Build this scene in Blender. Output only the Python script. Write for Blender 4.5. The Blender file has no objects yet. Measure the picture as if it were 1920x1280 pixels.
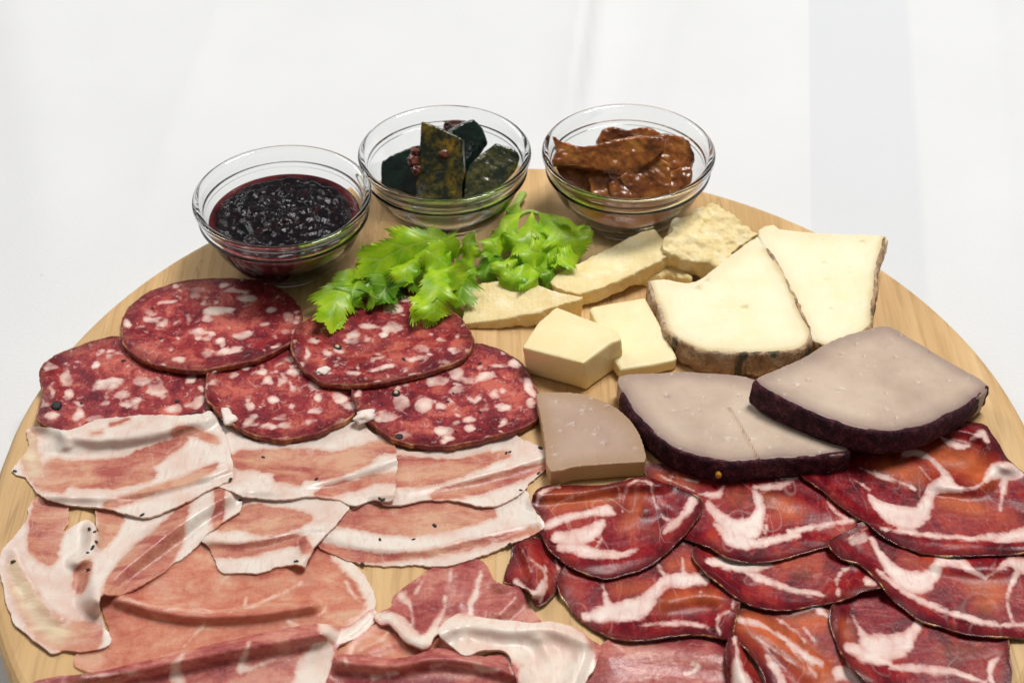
import bpy, bmesh, math, random
import numpy as np
from mathutils import Vector, Matrix, noise as mnoise
from mathutils.geometry import delaunay_2d_cdt

# ------------------------------------------------------------------ camera, light, exposure
SC = bpy.context.scene
COL = SC.collection
R = 0.175                      # board radius (m)
ZB = 0.018                     # board top above the cloth
PITCH, ROLL, FPX = math.radians(40.56), math.radians(-0.42), 3200.0
CAM = np.array([-0.0142 * R, -2.3248 * R, ZB + 2.2998 * R])
_fw = np.array([0, math.cos(PITCH), -math.sin(PITCH)])
_r0 = np.array([1.0, 0, 0]); _u0 = np.cross(_r0, _fw)
_r = math.cos(ROLL) * _r0 + math.sin(ROLL) * _u0
_u = -math.sin(ROLL) * _r0 + math.cos(ROLL) * _u0
cd = bpy.data.cameras.new('camera'); cam = bpy.data.objects.new('camera', cd); COL.objects.link(cam)
cam.matrix_world = Matrix(((_r[0], _u[0], -_fw[0], CAM[0]), (_r[1], _u[1], -_fw[1], CAM[1]),
                           (_r[2], _u[2], -_fw[2], CAM[2]), (0, 0, 0, 1)))
cd.sensor_width = 36.0; cd.lens = FPX / 1920 * 36; cd.clip_start = 0.01; cd.clip_end = 50
cd.dof.use_dof = True; cd.dof.focus_distance = 0.585; cd.dof.aperture_fstop = 20
SC.camera = cam
W = bpy.data.worlds.new('World'); SC.world = W; W.use_nodes = True
W.node_tree.nodes['Background'].inputs[0].default_value = (1.0, 0.99, 0.97, 1)
W.node_tree.nodes['Background'].inputs[1].default_value = 0.16
def area(name, loc, target, sx, sy, power, col):
    d = bpy.data.lights.new(name, 'AREA'); d.shape = 'RECTANGLE'; d.size = sx; d.size_y = sy; d.energy = power; d.color = col
    o = bpy.data.objects.new(name, d); COL.objects.link(o); o.location = loc
    o.rotation_euler = (Vector(target) - Vector(loc)).to_track_quat('-Z', 'Y').to_euler()
area('overhead_light', (0.42, 0.45, 1.55), (0, 0.05, 0), 0.5, 0.5, 25, (1.0, 0.98, 0.95))
area('window_light', (-0.9, 0.9, 1.1), (0, 0.0, 0), 0.35, 0.7, 7, (1.0, 0.98, 0.96))
SC.view_settings.view_transform = 'Standard'; SC.view_settings.look = 'None'
SC.view_settings.exposure = 0.0; SC.view_settings.gamma = 1.0
SC.render.engine = 'CYCLES'
SC.cycles.use_denoising = True
SC.cycles.max_bounces = 12; SC.cycles.transmission_bounces = 12; SC.cycles.transparent_max_bounces = 12
SC.cycles.caustics_refractive = True; SC.cycles.caustics_reflective = False
SC.cycles.sample_clamp_indirect = 6.0
random.seed(7); RNG = np.random.default_rng(7)

# ------------------------------------------------------------------ pixel -> place
CROPS = {'X': (0, 0, 1.0), 'S5': (0, 480, 1 / 3), 'S6': (380, 540, 680 / 1920), 'P1': (0, 740, 560 / 1920),
         'P2': (360, 760, 700 / 1920), 'P3': (0, 900, 700 / 1920), 'P4': (560, 980, 600 / 1920),
         'C5': (940, 860, 540 / 1646), 'C6': (1380, 780, 540 / 1382), 'T1': (340, 160, 680 / 1892),
         'T2': (960, 160, 740 / 1894), 'T3': (840, 500, 520 / 1513), 'T4': (1140, 380, 780 / 1849),
         'L': (580, 360, 550 / 1920)}
def px(c, pts):
    ox, oy, s = CROPS[c]
    return np.array([(ox + p[0] * s, oy + p[1] * s) for p in pts], float)
def rays(P):
    P = np.atleast_2d(P)
    return _fw + np.outer((P[:, 0] - 960) / FPX, _r) + np.outer(-(P[:, 1] - 640) / FPX, _u)
def at(P, z):
    """points of the place, at height z, seen at photo pixels P"""
    d = rays(P); t = (np.asarray(z) - CAM[2]) / d[:, 2]
    return CAM + d * t[:, None]
def on_plane(P, p0, n):
    d = rays(P); t = ((p0 - CAM) @ n) / (d @ n)
    return CAM + d * t[:, None]
MMPX = 0.00018 * 1000          # about 0.18 mm per photo pixel

# ------------------------------------------------------------------ numpy noise
def _hash(ix, iy, iz, seed):
    h = (ix.astype(np.int64) * 374761393 + iy.astype(np.int64) * 668265263 + iz.astype(np.int64) * 2147483647 + seed * 1274126177) & 0xFFFFFFFF
    h = ((h ^ (h >> 13)) * 1274126177) & 0xFFFFFFFF
    h = ((h ^ (h >> 16)) * 2246822519) & 0xFFFFFFFF
    return ((h ^ (h >> 15)) & 0xFFFF) / 65535.0
def vnoise(P, scale, seed=0):
    """value noise 0..1 of points P (n,2|3)"""
    Q = np.asarray(P, float) * scale
    if Q.shape[1] == 2: Q = np.c_[Q, np.zeros(len(Q))]
    I = np.floor(Q).astype(np.int64); F = Q - I; F = F * F * (3 - 2 * F)
    out = 0
    for dx in (0, 1):
        wx = F[:, 0] if dx else 1 - F[:, 0]
        for dy in (0, 1):
            wy = F[:, 1] if dy else 1 - F[:, 1]
            for dz in (0, 1):
                wz = F[:, 2] if dz else 1 - F[:, 2]
                out = out + wx * wy * wz * _hash(I[:, 0] + dx, I[:, 1] + dy, I[:, 2] + dz, seed)
    return out
def fbm(P, scale, octv=3, seed=0):
    a, s, t = 1.0, 0, 0
    for k in range(octv):
        s = s + a * vnoise(P, scale * 2 ** k, seed + 17 * k); t += a; a *= .5
    return s / t

# ------------------------------------------------------------------ things and parts
def thing(name, label, cat, loc, group=None):
    o = bpy.data.objects.new(name, None); COL.objects.link(o); o.empty_display_size = .01
    o.location = loc; o['label'] = label; o['category'] = cat
    if group: o['group'] = group
    return o
def tag(o, label, cat, group=None):
    o['label'] = label; o['category'] = cat
    if group: o['group'] = group
    return o
def mesh_obj(name, V, F, mat, parent=None, loc=None, smooth=True, attrs=None):
    """V in place coordinates; the object's origin is its parent's, or loc"""
    V = np.asarray(V, float)
    o0 = np.array(parent.location) if parent is not None and loc is None else np.array(loc if loc is not None else (0, 0, 0))
    if parent is not None and parent.parent is not None: o0 = o0 + np.array(parent.parent.location)
    me = bpy.data.meshes.new(name)
    me.from_pydata((V - o0).tolist(), [], [tuple(int(i) for i in f) for f in F])
    me.polygons.foreach_set('use_smooth', [smooth] * len(me.polygons))
    if attrs:
        for k, a in attrs.items():
            at_ = me.attributes.new(k, 'FLOAT', 'POINT'); at_.data.foreach_set('value', np.asarray(a, np.float32))
    me.materials.append(mat); me.update()
    o = bpy.data.objects.new(name, me); COL.objects.link(o)
    if parent is not None: o.parent = parent
    else: o.location = o0
    return o

# ------------------------------------------------------------------ node helper
class M:
    def __init__(s, name):
        s.m = bpy.data.materials.new(name); s.m.use_nodes = True; s.t = s.m.node_tree; s.t.nodes.clear()
        s.out = s.t.nodes.new('ShaderNodeOutputMaterial'); s._pos = None
    def n(s, typ, props=None, **ins):
        nd = s.t.nodes.new('ShaderNode' + typ)
        for k, v in (props or {}).items(): setattr(nd, k, v)
        for k, v in ins.items():
            key = int(k[1:]) if k[0] == '_' and k[1:].isdigit() else k.replace('_', ' ')
            s.put(nd.inputs[key], v)
        return nd
    def put(s, sock, v):
        if isinstance(v, bpy.types.Node): v = v.outputs[0]
        if isinstance(v, bpy.types.NodeSocket): s.t.links.new(v, sock)
        else:
            if sock.type == 'RGBA' and len(v) == 3: v = (*v, 1)
            sock.default_value = v
    @property
    def pos(s):
        if s._pos is None: s._pos = s.n('NewGeometry').outputs['Position']
        return s._pos
    def math(s, op, a, b=0.0, clamp=False): return s.n('Math', dict(operation=op, use_clamp=clamp), _0=a, _1=b)
    def noise(s, scale, detail=3, rough=.55, vec=None, dist=0.0):
        return s.n('TexNoise', Vector=vec if vec is not None else s.pos, Scale=scale, Detail=detail, Roughness=rough, Distortion=dist).outputs['Fac']
    def mapr(s, v, a, b, c=0.0, d=1.0, smooth=True):
        return s.n('MapRange', dict(interpolation_type='SMOOTHSTEP' if smooth else 'LINEAR'), Value=v, From_Min=a, From_Max=b, To_Min=c, To_Max=d)
    def mix(s, f, a, b, mode='MIX'):
        nd = s.n('Mix', dict(data_type='RGBA', blend_type=mode)); s.put(nd.inputs[0], f); s.put(nd.inputs[6], a); s.put(nd.inputs[7], b)
        return nd.outputs[2]
    def ramp(s, f, stops):
        nd = s.n('ValToRGB'); e = nd.color_ramp.elements
        while len(e) < len(stops): e.new(.5)
        for k, (p, c) in enumerate(stops): e[k].position = p; e[k].color = (*c, 1)
        s.put(nd.inputs[0], f); return nd.outputs[0]
    def attr(s, name): return s.n('Attribute', dict(attribute_name=name)).outputs['Fac']
    def scaled(s, sc, rot=(0, 0, 0)): return s.n('Mapping', Vector=s.pos, Scale=sc, Rotation=rot).outputs[0]
    def bump(s, h, strength, dist): return s.n('Bump', Height=h, Strength=strength, Distance=dist)
    def done(s, **k):
        p = s.n('BsdfPrincipled')
        for a, v in k.items(): s.put(p.inputs[a.replace('_', ' ')], v)
        s.t.links.new(p.outputs[0], s.out.inputs[0]); s.p = p
        return s.m

def srgb(r, g, b):
    return tuple((c / 255 / 12.92) if c / 255 < .04045 else ((c / 255 + .055) / 1.055) ** 2.4 for c in (r, g, b))

# ------------------------------------------------------------------ materials
def mat_cloth():
    m = M('white_cotton_cloth')
    # the woven band of the damask lies between two straight lines on the table
    A = at(np.array([(1516, 0), (1521, 430), (1700, 0), (1737, 548)], float), 0.0)
    sep = m.n('SeparateXYZ', Vector=m.pos)
    def side(p, q):
        d = (q - p)[:2]; nrm = np.array([d[1], -d[0]]); nrm /= np.linalg.norm(nrm)
        if nrm[0] < 0: nrm = -nrm
        a = m.math('MULTIPLY', sep.outputs[0], float(nrm[0])); b = m.math('MULTIPLY', sep.outputs[1], float(nrm[1]))
        return m.math('SUBTRACT', m.math('ADD', a, b), float(p[:2] @ nrm))
    band = m.math('MULTIPLY', m.mapr(side(A[0], A[1]), -.0004, .0006), m.mapr(side(A[2], A[3]), -.002, .003, 1, 0))
    col = m.ramp(m.noise(9, 3), [(.3, (.715, .725, .735)), (.7, (.755, .765, .77))])
    col = m.mix(m.math('MULTIPLY', band, .7), col, (.655, .675, .70))
    weave = m.n('TexWave', dict(bands_direction='X'), Vector=m.pos, Scale=420, Distortion=1.5, Detail=1)
    weave2 = m.n('TexWave', dict(bands_direction='Y'), Vector=m.pos, Scale=420, Distortion=1.5, Detail=1)
    h = m.math('ADD', weave.outputs['Fac'], weave2.outputs['Fac'])
    fib = m.noise(900, 3)
    col = m.mix(m.math('MULTIPLY', m.mapr(fib, .35, .75), .05), col, (.72, .73, .72))
    # two small faint spots in the cloth
    for q, rad in (((1401, 133), .0016), ((79, 519), .0013), ((1772, 180), .0022)):
        c = at(np.array([q], float), 0)[0]
        d = m.n('VectorMath', dict(operation='DISTANCE'), _0=m.pos, _1=tuple(c)).outputs['Value']
        col = m.mix(m.math('MULTIPLY', m.mapr(d, rad * .5, rad * 1.2, 1, 0), .45 if rad < .002 else .12), col, (.52, .54, .56))
    return m.done(Base_Color=col, Roughness=.9, Normal=m.bump(m.math('ADD', m.math('MULTIPLY', h, .3), fib), .3, .0005), Specular_IOR_Level=.15)

def mat_wood():
    m = M('pale_maple_wood')
    rnd = m.n('ObjectInfo').outputs['Random']
    off = m.n('CombineXYZ', X=m.math('MULTIPLY', rnd, 3.1), Y=m.math('MULTIPLY', rnd, 7.7))
    v = m.n('VectorMath', dict(operation='ADD'), _0=m.pos, _1=off.outputs[0]).outputs[0]
    vs = m.n('Mapping', Vector=v, Scale=(1, .05, 1)).outputs[0]
    g1 = m.noise(55, 4, .6, vs, .6); g2 = m.noise(420, 4, .7, vs); g3 = m.noise(14, 3, .5, m.n('Mapping', Vector=v, Scale=(1, .25, 1)).outputs[0])
    col = m.ramp(g1, [(.25, (.50, .30, .12)), (.5, (.66, .425, .195)), (.75, (.76, .53, .27))])
    col = m.mix(m.mapr(g2, .42, .72, 0, .55), col, (.40, .225, .085))
    col = m.mix(m.mapr(g3, .5, .8, 0, .5), col, (.72, .52, .29))
    col = m.mix(m.math('MULTIPLY', m.math('SUBTRACT', rnd, .3), .22, True), col, (.46, .27, .12))
    for q, (rz, sc_) in enumerate(((.5, 26), (-.35, 31), (1.2, 22))):
        sv = m.n('Mapping', Vector=m.pos, Rotation=(0, 0, rz), Scale=(1, .035, 1), Location=(q * 3.3, q, 0)).outputs[0]
        sn = m.noise(sc_ * 6, 1, .4, sv)
        scar = m.math('MULTIPLY', m.mapr(m.math('ABSOLUTE', m.math('SUBTRACT', sn, .52)), .0, .007, 1, 0), m.mapr(m.noise(16, 1), .5, .62))
        col = m.mix(m.math('MULTIPLY', scar, .45), col, (.26, .14, .06))
    grease = m.noise(22, 3)
    col = m.mix(m.mapr(grease, .52, .7, 0, .32), col, (.50, .29, .09))
    return m.done(Base_Color=col, Roughness=m.mapr(grease, .3, .7, .62, .42), Normal=m.bump(g2, .12, .0003), Specular_IOR_Level=.35)

def mat_glass():
    m = M('clear_glass')
    return m.done(Base_Color=(.985, .995, .99), Roughness=0.0, IOR=1.48, Transmission_Weight=1.0)

def mat_meat(name, lean, fat, edge=None, edge_w=.5, soft=.3, rag=1.0, fiber=(1, 1, 1), vein=0.0, rough=(.36, .42), alpha=None,
             fine=0.0, sss=.25, coat=0.0, vein_scale=260, bumpd=.0005, rot=(0, 0, 0), spec=.3, fade=0.0, rimdark=None, pink=None, wrinkle=1.6, streak=.35):
    """lean: 4 colours (dark, mid, light, toned) ; fat: 2 colours ; attribute fat = signed distance in mm, tone 0..1, rim = mm from the edge"""
    m = M(name)
    d = m.attr('fat'); tone = m.attr('tone'); rim = m.attr('rim')
    n1 = m.noise(260, 2.5, .5, None, .7); n2 = m.noise(1500, 2)
    dd = m.math('ADD', d, m.math('ADD', m.math('MULTIPLY', m.math('SUBTRACT', n1, .5), 2.6 * rag), m.math('MULTIPLY', m.math('SUBTRACT', n2, .5), .35 * rag)))
    mask = m.mapr(dd, -soft, soft)
    if fade: mask = m.math('MULTIPLY', mask, m.mapr(m.noise(130, 3), .3, .62, 1 - fade, 1.0))
    vf = m.scaled(fiber, rot)
    f1 = m.noise(150, 4, .6, vf, .8); f2 = m.noise(900, 3, .6, vf)
    f3 = m.noise(1300, 2, .6, m.n('Mapping', Vector=m.pos, Rotation=(0, 0, .7), Scale=(1, .18, 1)).outputs[0]); f4 = m.noise(48, 2)
    lf = m.math('ADD', m.math('ADD', m.math('MULTIPLY', f1, .44), m.math('MULTIPLY', f2, .14)), m.math('ADD', m.math('MULTIPLY', f3, .08), m.math('MULTIPLY', f4, .34)))
    lc = m.ramp(lf, [(.41, lean[0]), (.5, lean[1]), (.59, lean[2])])
    lc = m.mix(tone, lc, m.mix(m.mapr(f1, .3, .7), lean[3], tuple(min(1, c * 1.5) for c in lean[3])))
    if vein:
        for sc_, wd, reach in ((vein_scale, .009, 10.0), (vein_scale * 1.7, .012, 5.0)):
            rn = m.noise(sc_, 2.0, .45, m.scaled((1, .6, 1), (0, 0, sc_)), .35)
            ln = m.mapr(m.math('ABSOLUTE', m.math('SUBTRACT', rn, .5)), 0, wd, 1, 0)
            vm = m.math('MULTIPLY', m.math('MULTIPLY', ln, m.mapr(d, -reach, 0, 0, vein)), m.mapr(m.noise(sc_ * .8, 1, .5, m.scaled((1.3, 1.1, 1))), .42, .6))
            lc = m.mix(vm, lc, fat[1])
    if fine:
        fn = m.noise(500, 4, .65, vf, 1.0)
        lc = m.mix(m.mapr(fn, .56, .72, 0, fine), lc, fat[1])
    fc = m.ramp(m.noise(85, 3, .55), [(.3, fat[1]), (.6, fat[0])])
    sk = m.noise(700, 3, .6, m.n('Mapping', Vector=m.pos, Rotation=(0, 0, -.5), Scale=(1, .22, 1)).outputs[0], .6)
    fc = m.mix(m.mapr(sk, .5, .68, 0, streak), fc, pink[0] if pink else fat[1])
    if rimdark is not None: lc = m.mix(m.mapr(rim, 0, rimdark[0], rimdark[1], 0), lc, tuple(c * .45 for c in lean[0]))
    if pink is not None: fc = m.mix(m.mapr(dd, .1, 1.6, pink[1], 0), fc, pink[0])
    col = m.mix(mask, lc, fc)
    if edge is not None:
        e = m.mapr(m.math('ADD', rim, m.math('MULTIPLY', m.math('SUBTRACT', n1, .5), edge_w * 1.6)), edge_w * .5, edge_w * 1.5, 1, 0)
        col = m.mix(e, col, edge)
    h = m.math('ADD', m.math('MULTIPLY', mask, .25), m.math('MULTIPLY', m.math('ADD', m.math('MULTIPLY', f2, .7), m.math('MULTIPLY', n1, .5)), m.mapr(mask, 0, 1, 1.0, .3)))
    h = m.math('ADD', h, m.math('MULTIPLY', m.noise(95, 2, .5, m.scaled((.6, 1.3, 1)), .8), wrinkle))
    rg = m.n('Mix', dict(data_type='FLOAT')); m.put(rg.inputs[0], mask); m.put(rg.inputs[2], rough[0]); m.put(rg.inputs[3], rough[1])
    rr = m.math('ADD', rg.outputs[0], m.math('MULTIPLY', m.math('SUBTRACT', f4, .5), .35))
    k = dict(Base_Color=col, Roughness=rr, Normal=m.bump(h, .35, bumpd), Specular_IOR_Level=spec, Subsurface_Weight=sss,
             Subsurface_Radius=(1.0, .35, .22), Subsurface_Scale=.0018, Coat_Weight=coat, Coat_Roughness=.22)
    if alpha is not None:
        al = m.n('Mix', dict(data_type='FLOAT')); m.put(al.inputs[0], mask); m.put(al.inputs[2], alpha[0]); m.put(al.inputs[3], alpha[1])
        k['Alpha'] = al.outputs[0]
    return m.done(**k)

def mat_simple(name, stops, scale, rough=.5, bump=.2, bdist=.0005, sss=0.0, radius=(1, .6, .3), sscale=.002, coat=0.0, vec=None, spec=.4, speck=None, detail=4, bscale=None):
    m = M(name)
    v = m.scaled(vec) if vec else m.pos
    f = m.noise(scale, detail, .6, v, .4)
    col = m.ramp(f, stops)
    if speck:
        c, sc_, lo, hi, amt = speck
        col = m.mix(m.mapr(m.noise(sc_, 3, .6), lo, hi, 0, amt), col, c)
    b = m.noise(bscale or scale * 3, 4, .6)
    return m.done(Base_Color=col, Roughness=rough, Normal=m.bump(m.math('ADD', f, b), bump, bdist), Subsurface_Weight=sss,
                  Subsurface_Radius=radius, Subsurface_Scale=sscale, Coat_Weight=coat, Coat_Roughness=.12, Specular_IOR_Level=spec)

MT = {}
MT['cloth'] = mat_cloth(); MT['wood'] = mat_wood(); MT['glass'] = mat_glass()
MT['salami'] = mat_meat('salami_meat', [srgb(100, 18, 32), srgb(148, 42, 48), srgb(196, 98, 82), srgb(128, 56, 50)], [srgb(244, 226, 212), srgb(226, 192, 182)],
                        edge=srgb(116, 50, 44), edge_w=.35, soft=.5, rag=1.0, fine=.6, rough=(.38, .34), vein=0, bumpd=.0006, fade=.62, rimdark=(7, .5), spec=.36, pink=(srgb(210, 148, 140), .55), streak=.15, wrinkle=1.0)
MT['casing'] = mat_simple('salami_casing', [(.3, srgb(104, 44, 36)), (.5, srgb(156, 84, 54)), (.7, srgb(206, 158, 108))], 240, .5, .5, .0008, speck=(srgb(112, 34, 34), 130, .42, .58, .85))
MT['coppa'] = mat_meat('coppa_meat', [srgb(88, 4, 20), srgb(134, 20, 32), srgb(166, 54, 42), srgb(172, 84, 44)], [srgb(244, 226, 216), srgb(230, 198, 188)],  # last lean colour: orange of light passing through, put in as colour
                       soft=.5, rag=.9, fiber=(1, .55, 1), vein=.2, fine=.12, rough=(.36, .36), vein_scale=36, spec=.3, fade=.15, rimdark=(5, .7), pink=(srgb(204, 132, 122), .5), bumpd=.0005, streak=.3)
MT['coppa_casing'] = mat_simple('coppa_casing', [(.42, srgb(64, 20, 18)), (.56, srgb(112, 62, 34)), (.7, srgb(228, 190, 124))], 160, .2, .4, .0006, coat=.6)
MT['pancetta'] = mat_meat('pancetta_meat', [srgb(184, 98, 88), srgb(212, 142, 118), srgb(228, 176, 146), srgb(224, 190, 160)], [srgb(245, 228, 217), srgb(234, 202, 188)],
                          soft=.45, rag=.85, fiber=(.4, 1, 1), vein=.4, rough=(.34, .3), vein_scale=60, fine=.35, sss=.35, alpha=(.82, .9), spec=.36, pink=(srgb(226, 184, 166), .7), bumpd=.0005, streak=.4)
MT['prosciutto'] = mat_meat('prosciutto_meat', [srgb(214, 118, 98), srgb(236, 160, 132), srgb(247, 200, 170), srgb(184, 82, 80)], [srgb(245, 230, 216), srgb(236, 206, 186)],
                            soft=.7, rag=1.0, fiber=(.6, 1, 1), vein=.35, rough=(.3, .34), alpha=(.55, .88), vein_scale=40, fine=.25, sss=.12, spec=.4, pink=(srgb(232, 178, 152), .6), bumpd=.0005)
MT['prosciutto_deep'] = mat_meat('prosciutto_deep_meat', [srgb(158, 70, 72), srgb(198, 112, 104), srgb(226, 160, 140), srgb(128, 34, 48)], [srgb(243, 228, 214), srgb(232, 202, 186)],
                                 soft=.6, rag=1.0, fiber=(.6, 1, 1), vein=.35, rough=(.3, .34), alpha=(.78, .92), vein_scale=40, fine=.28, sss=.2, spec=.4, pink=(srgb(222, 166, 152), .6), bumpd=.0005)
MT['pepper'] = mat_simple('black_pepper', [(.35, (.006, .007, .007)), (.6, (.022, .028, .027)), (.8, (.07, .065, .05))], 900, .5, .6, .0004)
MT['pepper_core'] = mat_simple('pepper_core', [(.3, srgb(170, 140, 100)), (.7, srgb(226, 205, 165))], 1500, .6)
MT['fat_chip'] = mat_simple('fat_chip', [(.3, srgb(226, 206, 196)), (.7, srgb(246, 234, 226))], 500, .5, .3, .0006, sss=.3)
MT['jam'] = mat_simple('dark_berry_jam', [(.35, srgb(12, 6, 10)), (.55, srgb(30, 12, 18)), (.72, srgb(66, 24, 22))], 160, .12, .35, .0009, coat=.5, spec=.6, bscale=420)
MT['jam_syrup'] = mat_simple('berry_syrup', [(.3, srgb(52, 10, 20)), (.7, srgb(96, 28, 34))], 120, .1, .1, .0005, coat=.4)

# ------------------------------------------------------------------ setting: cloth and board
def build_cloth():
    xs = np.r_[np.linspace(-1.6, -.5, 24)[:-1], np.linspace(-.5, .5, 280), np.linspace(.5, 1.6, 24)[1:]]
    ys = np.r_[np.linspace(-.9, -.3, 16)[:-1], np.linspace(-.3, .9, 300), np.linspace(.9, 2.6, 24)[1:]]
    n, ny = len(xs), len(ys)
    X, Y = np.meshgrid(xs, ys); P = np.c_[X.ravel(), Y.ravel()]
    def line_d(a, b):
        q = at(np.array([a, b], float), 0)[:, :2]; d = q[1] - q[0]; d /= np.linalg.norm(d)
        return (P[:, 0] - q[0, 0]) * d[1] - (P[:, 1] - q[0, 1]) * d[0]
    z = .0050 * (fbm(P, 3.1, 3, 5) - .6) + .0018 * (fbm(P, 11, 3, 9) - .6)
    c = line_d((1102, 0), (1074, 205)); z += .0085 * np.exp(-np.abs(c) / np.where(c > 0, .018, .0040))
    c = line_d((1245, 40), (1215, 160)); z += .0032 * np.exp(-(c / .010) ** 2)
    c = line_d((1700, 0), (1737, 548)); z += .0014 * np.exp(-np.abs(c) / .008)
    c = line_d((1516, 0), (1521, 430)); z += .0014 * np.exp(-np.abs(c) / .006)
    c = line_d((60, 180), (30, 0)); z += .0050 * np.exp(-(c / .02) ** 2)
    c = line_d((420, 0), (330, 240)); z += .0030 * np.exp(-np.abs(c) / np.where(c > 0, .014, .005))
    c = line_d((1860, 0), (1905, 560)); z += .0026 * np.exp(-np.abs(c) / .009)
    far = np.clip((np.hypot(P[:, 0], P[:, 1]) - R - .01) / .10, 0, 1); z = z * far * far * (3 - 2 * far) - .0008
    F = [(j * n + i, j * n + i + 1, (j + 1) * n + i + 1, (j + 1) * n + i) for j in range(ny - 1) for i in range(n - 1)]
    o = mesh_obj('tablecloth', np.c_[P, z], F, MT['cloth']); o['kind'] = 'structure'
build_cloth()

def build_board():
    b = thing('cutting_board', 'round pale wooden cutting board on the white tablecloth', 'cutting board', (0, 0, 0))
    xs = [-R, -.152, -.118, -.079, -.047, -.008, .034, .071, .1115, .1465, R]
    prof = [(0, -.0035), (.0012, -.0012), (.0038, -.0), (ZB - .0045, 0), (ZB - .0018, -.0007), (ZB - .0005, -.0019), (ZB, -.0036)]
    for k in range(len(xs) - 1):
        x0, x1 = xs[k] + .00002, xs[k + 1] - .00002
        def ring(r):
            a, c = max(x0, -r), min(x1, r); xx = np.linspace(a, c, 26)
            y = np.sqrt(np.maximum(r * r - xx * xx, 0))
            return np.r_[np.c_[xx, y], np.c_[xx[::-1], -y[::-1]]]
        rings = [np.c_[ring(R + o), np.full(52, z)] for z, o in prof]
        V = np.concatenate(rings); F = []
        for j in range(len(rings) - 1):
            for i in range(52): F.append((j * 52 + i, (j + 1) * 52 + i, (j + 1) * 52 + (i + 1) % 52, j * 52 + (i + 1) % 52))
        t = (len(rings) - 1) * 52
        for i in range(25):
            F.append((t + i, t + 51 - i, t + 50 - i, t + i + 1)); F.append((i, i + 1, 50 - i, 51 - i))
        o = mesh_obj('plank', V, F, MT['wood'], b, smooth=False)
build_board()

# ------------------------------------------------------------------ height of what already lies on the board
GS = .001; GN = 420; G0 = -.21
HM = np.full((GN, GN), ZB)
def gidx(P): return np.clip(((P[:, 0] - G0) / GS), 0, GN - 1.01), np.clip(((P[:, 1] - G0) / GS), 0, GN - 1.01)
def gsample(A, P):
    x, y = gidx(P); i, j = x.astype(int), y.astype(int); fx, fy = x - i, y - j
    return (A[j, i] * (1 - fx) * (1 - fy) + A[j, i + 1] * fx * (1 - fy) + A[j + 1, i] * (1 - fx) * fy + A[j + 1, i + 1] * fx * fy)
def gblur(A, s):
    k = np.exp(-.5 * (np.arange(-int(3 * s), int(3 * s) + 1) / s) ** 2); k /= k.sum(); p = len(k) // 2
    B = np.pad(A, p, mode='edge')
    B = np.apply_along_axis(lambda v: np.convolve(v, k, 'valid'), 0, B)
    return np.apply_along_axis(lambda v: np.convolve(v, k, 'valid'), 1, B)
def gdilate(A, r):
    B = A.copy()
    for dy in range(-r, r + 1):
        for dx in range(-r, r + 1):
            if dx * dx + dy * dy <= r * r: B = np.maximum(B, np.roll(np.roll(A, dy, 0), dx, 1))
    return B
GX, GY = np.meshgrid(G0 + np.arange(GN) * GS, G0 + np.arange(GN) * GS)
GP = np.c_[GX.ravel(), GY.ravel()]
def inside(P, poly):
    x, y = P[:, 0], P[:, 1]; r = np.zeros(len(P), bool); n = len(poly); j = n - 1
    for i in range(n):
        xi, yi = poly[i]; xj, yj = poly[j]
        c = ((yi > y) != (yj > y)) & (x < (xj - xi) * (y - yi) / (yj - yi + 1e-15) + xi); r ^= c; j = i
    return r
def seg_dist(P, poly, closed=True, width=None):
    """distance to a polyline; with widths: signed, positive inside the stroke"""
    n = len(poly); best = np.full(len(P), 1e9 if width is None else -1e9)
    for i in range(n if closed else max(n - 1, 1)):
        a, b = poly[i], poly[(i + 1) % n]; d = b - a; L = d @ d
        t = np.clip(((P - a) @ d) / L, 0, 1) if L > 1e-14 else np.zeros(len(P))
        q = np.hypot(*(P - a - t[:, None] * d).T)
        if width is None: best = np.minimum(best, q)
        else:
            w = width[i] + (width[(i + 1) % n] - width[i]) * t
            best = np.maximum(best, w - q)
    return best
def smooth_loop(p, step, closed=True):
    """Catmull-Rom through p, resampled evenly"""
    n = len(p); out = []
    for i in range(n if closed else n - 1):
        g = (lambda k: p[k % n]) if closed else (lambda k: p[min(max(k, 0), n - 1)])
        p0, p1, p2, p3 = g(i - 1), g(i), g(i + 1), g(i + 2)
        for t in np.linspace(0, 1, 12, endpoint=False):
            out.append(.5 * (2 * p1 + (p2 - p0) * t + (2 * p0 - 5 * p1 + 4 * p2 - p3) * t ** 2 + (3 * p1 - p0 - 3 * p2 + p3) * t ** 3))
    if not closed: out.append(p[-1])
    out = np.array(out)
    if closed: out = np.r_[out, out[:1]]
    s = np.r_[0, np.cumsum(np.linalg.norm(np.diff(out, axis=0), axis=1))]
    m = max(int(s[-1] / step), 4); q = np.linspace(0, s[-1], m, endpoint=not closed)
    return np.stack([np.interp(q, s, out[:, k]) for k in range(out.shape[1])], 1)

FS = np.array([1, .69])
def strokes(P, lst, plane, default='C5'):
    """signed distance (mm) of points P to traced strokes; each (crop, [(x, y, width)])"""
    best = np.full(len(P), -1e3)
    for c, pts in lst:
        s = CROPS[c][2]
        q = plane(px(c, pts))[:, :2] * FS; w = np.array([p[2] for p in pts], float) * s * .5 * MMPX / 1000
        if len(q) > 2:
            qq = smooth_loop(np.c_[q, w], .0025, closed=False); q, w = qq[:, :2], qq[:, 2]
        best = np.maximum(best, seg_dist(P * FS, q, False, w) * 1000)
    return best

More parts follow.
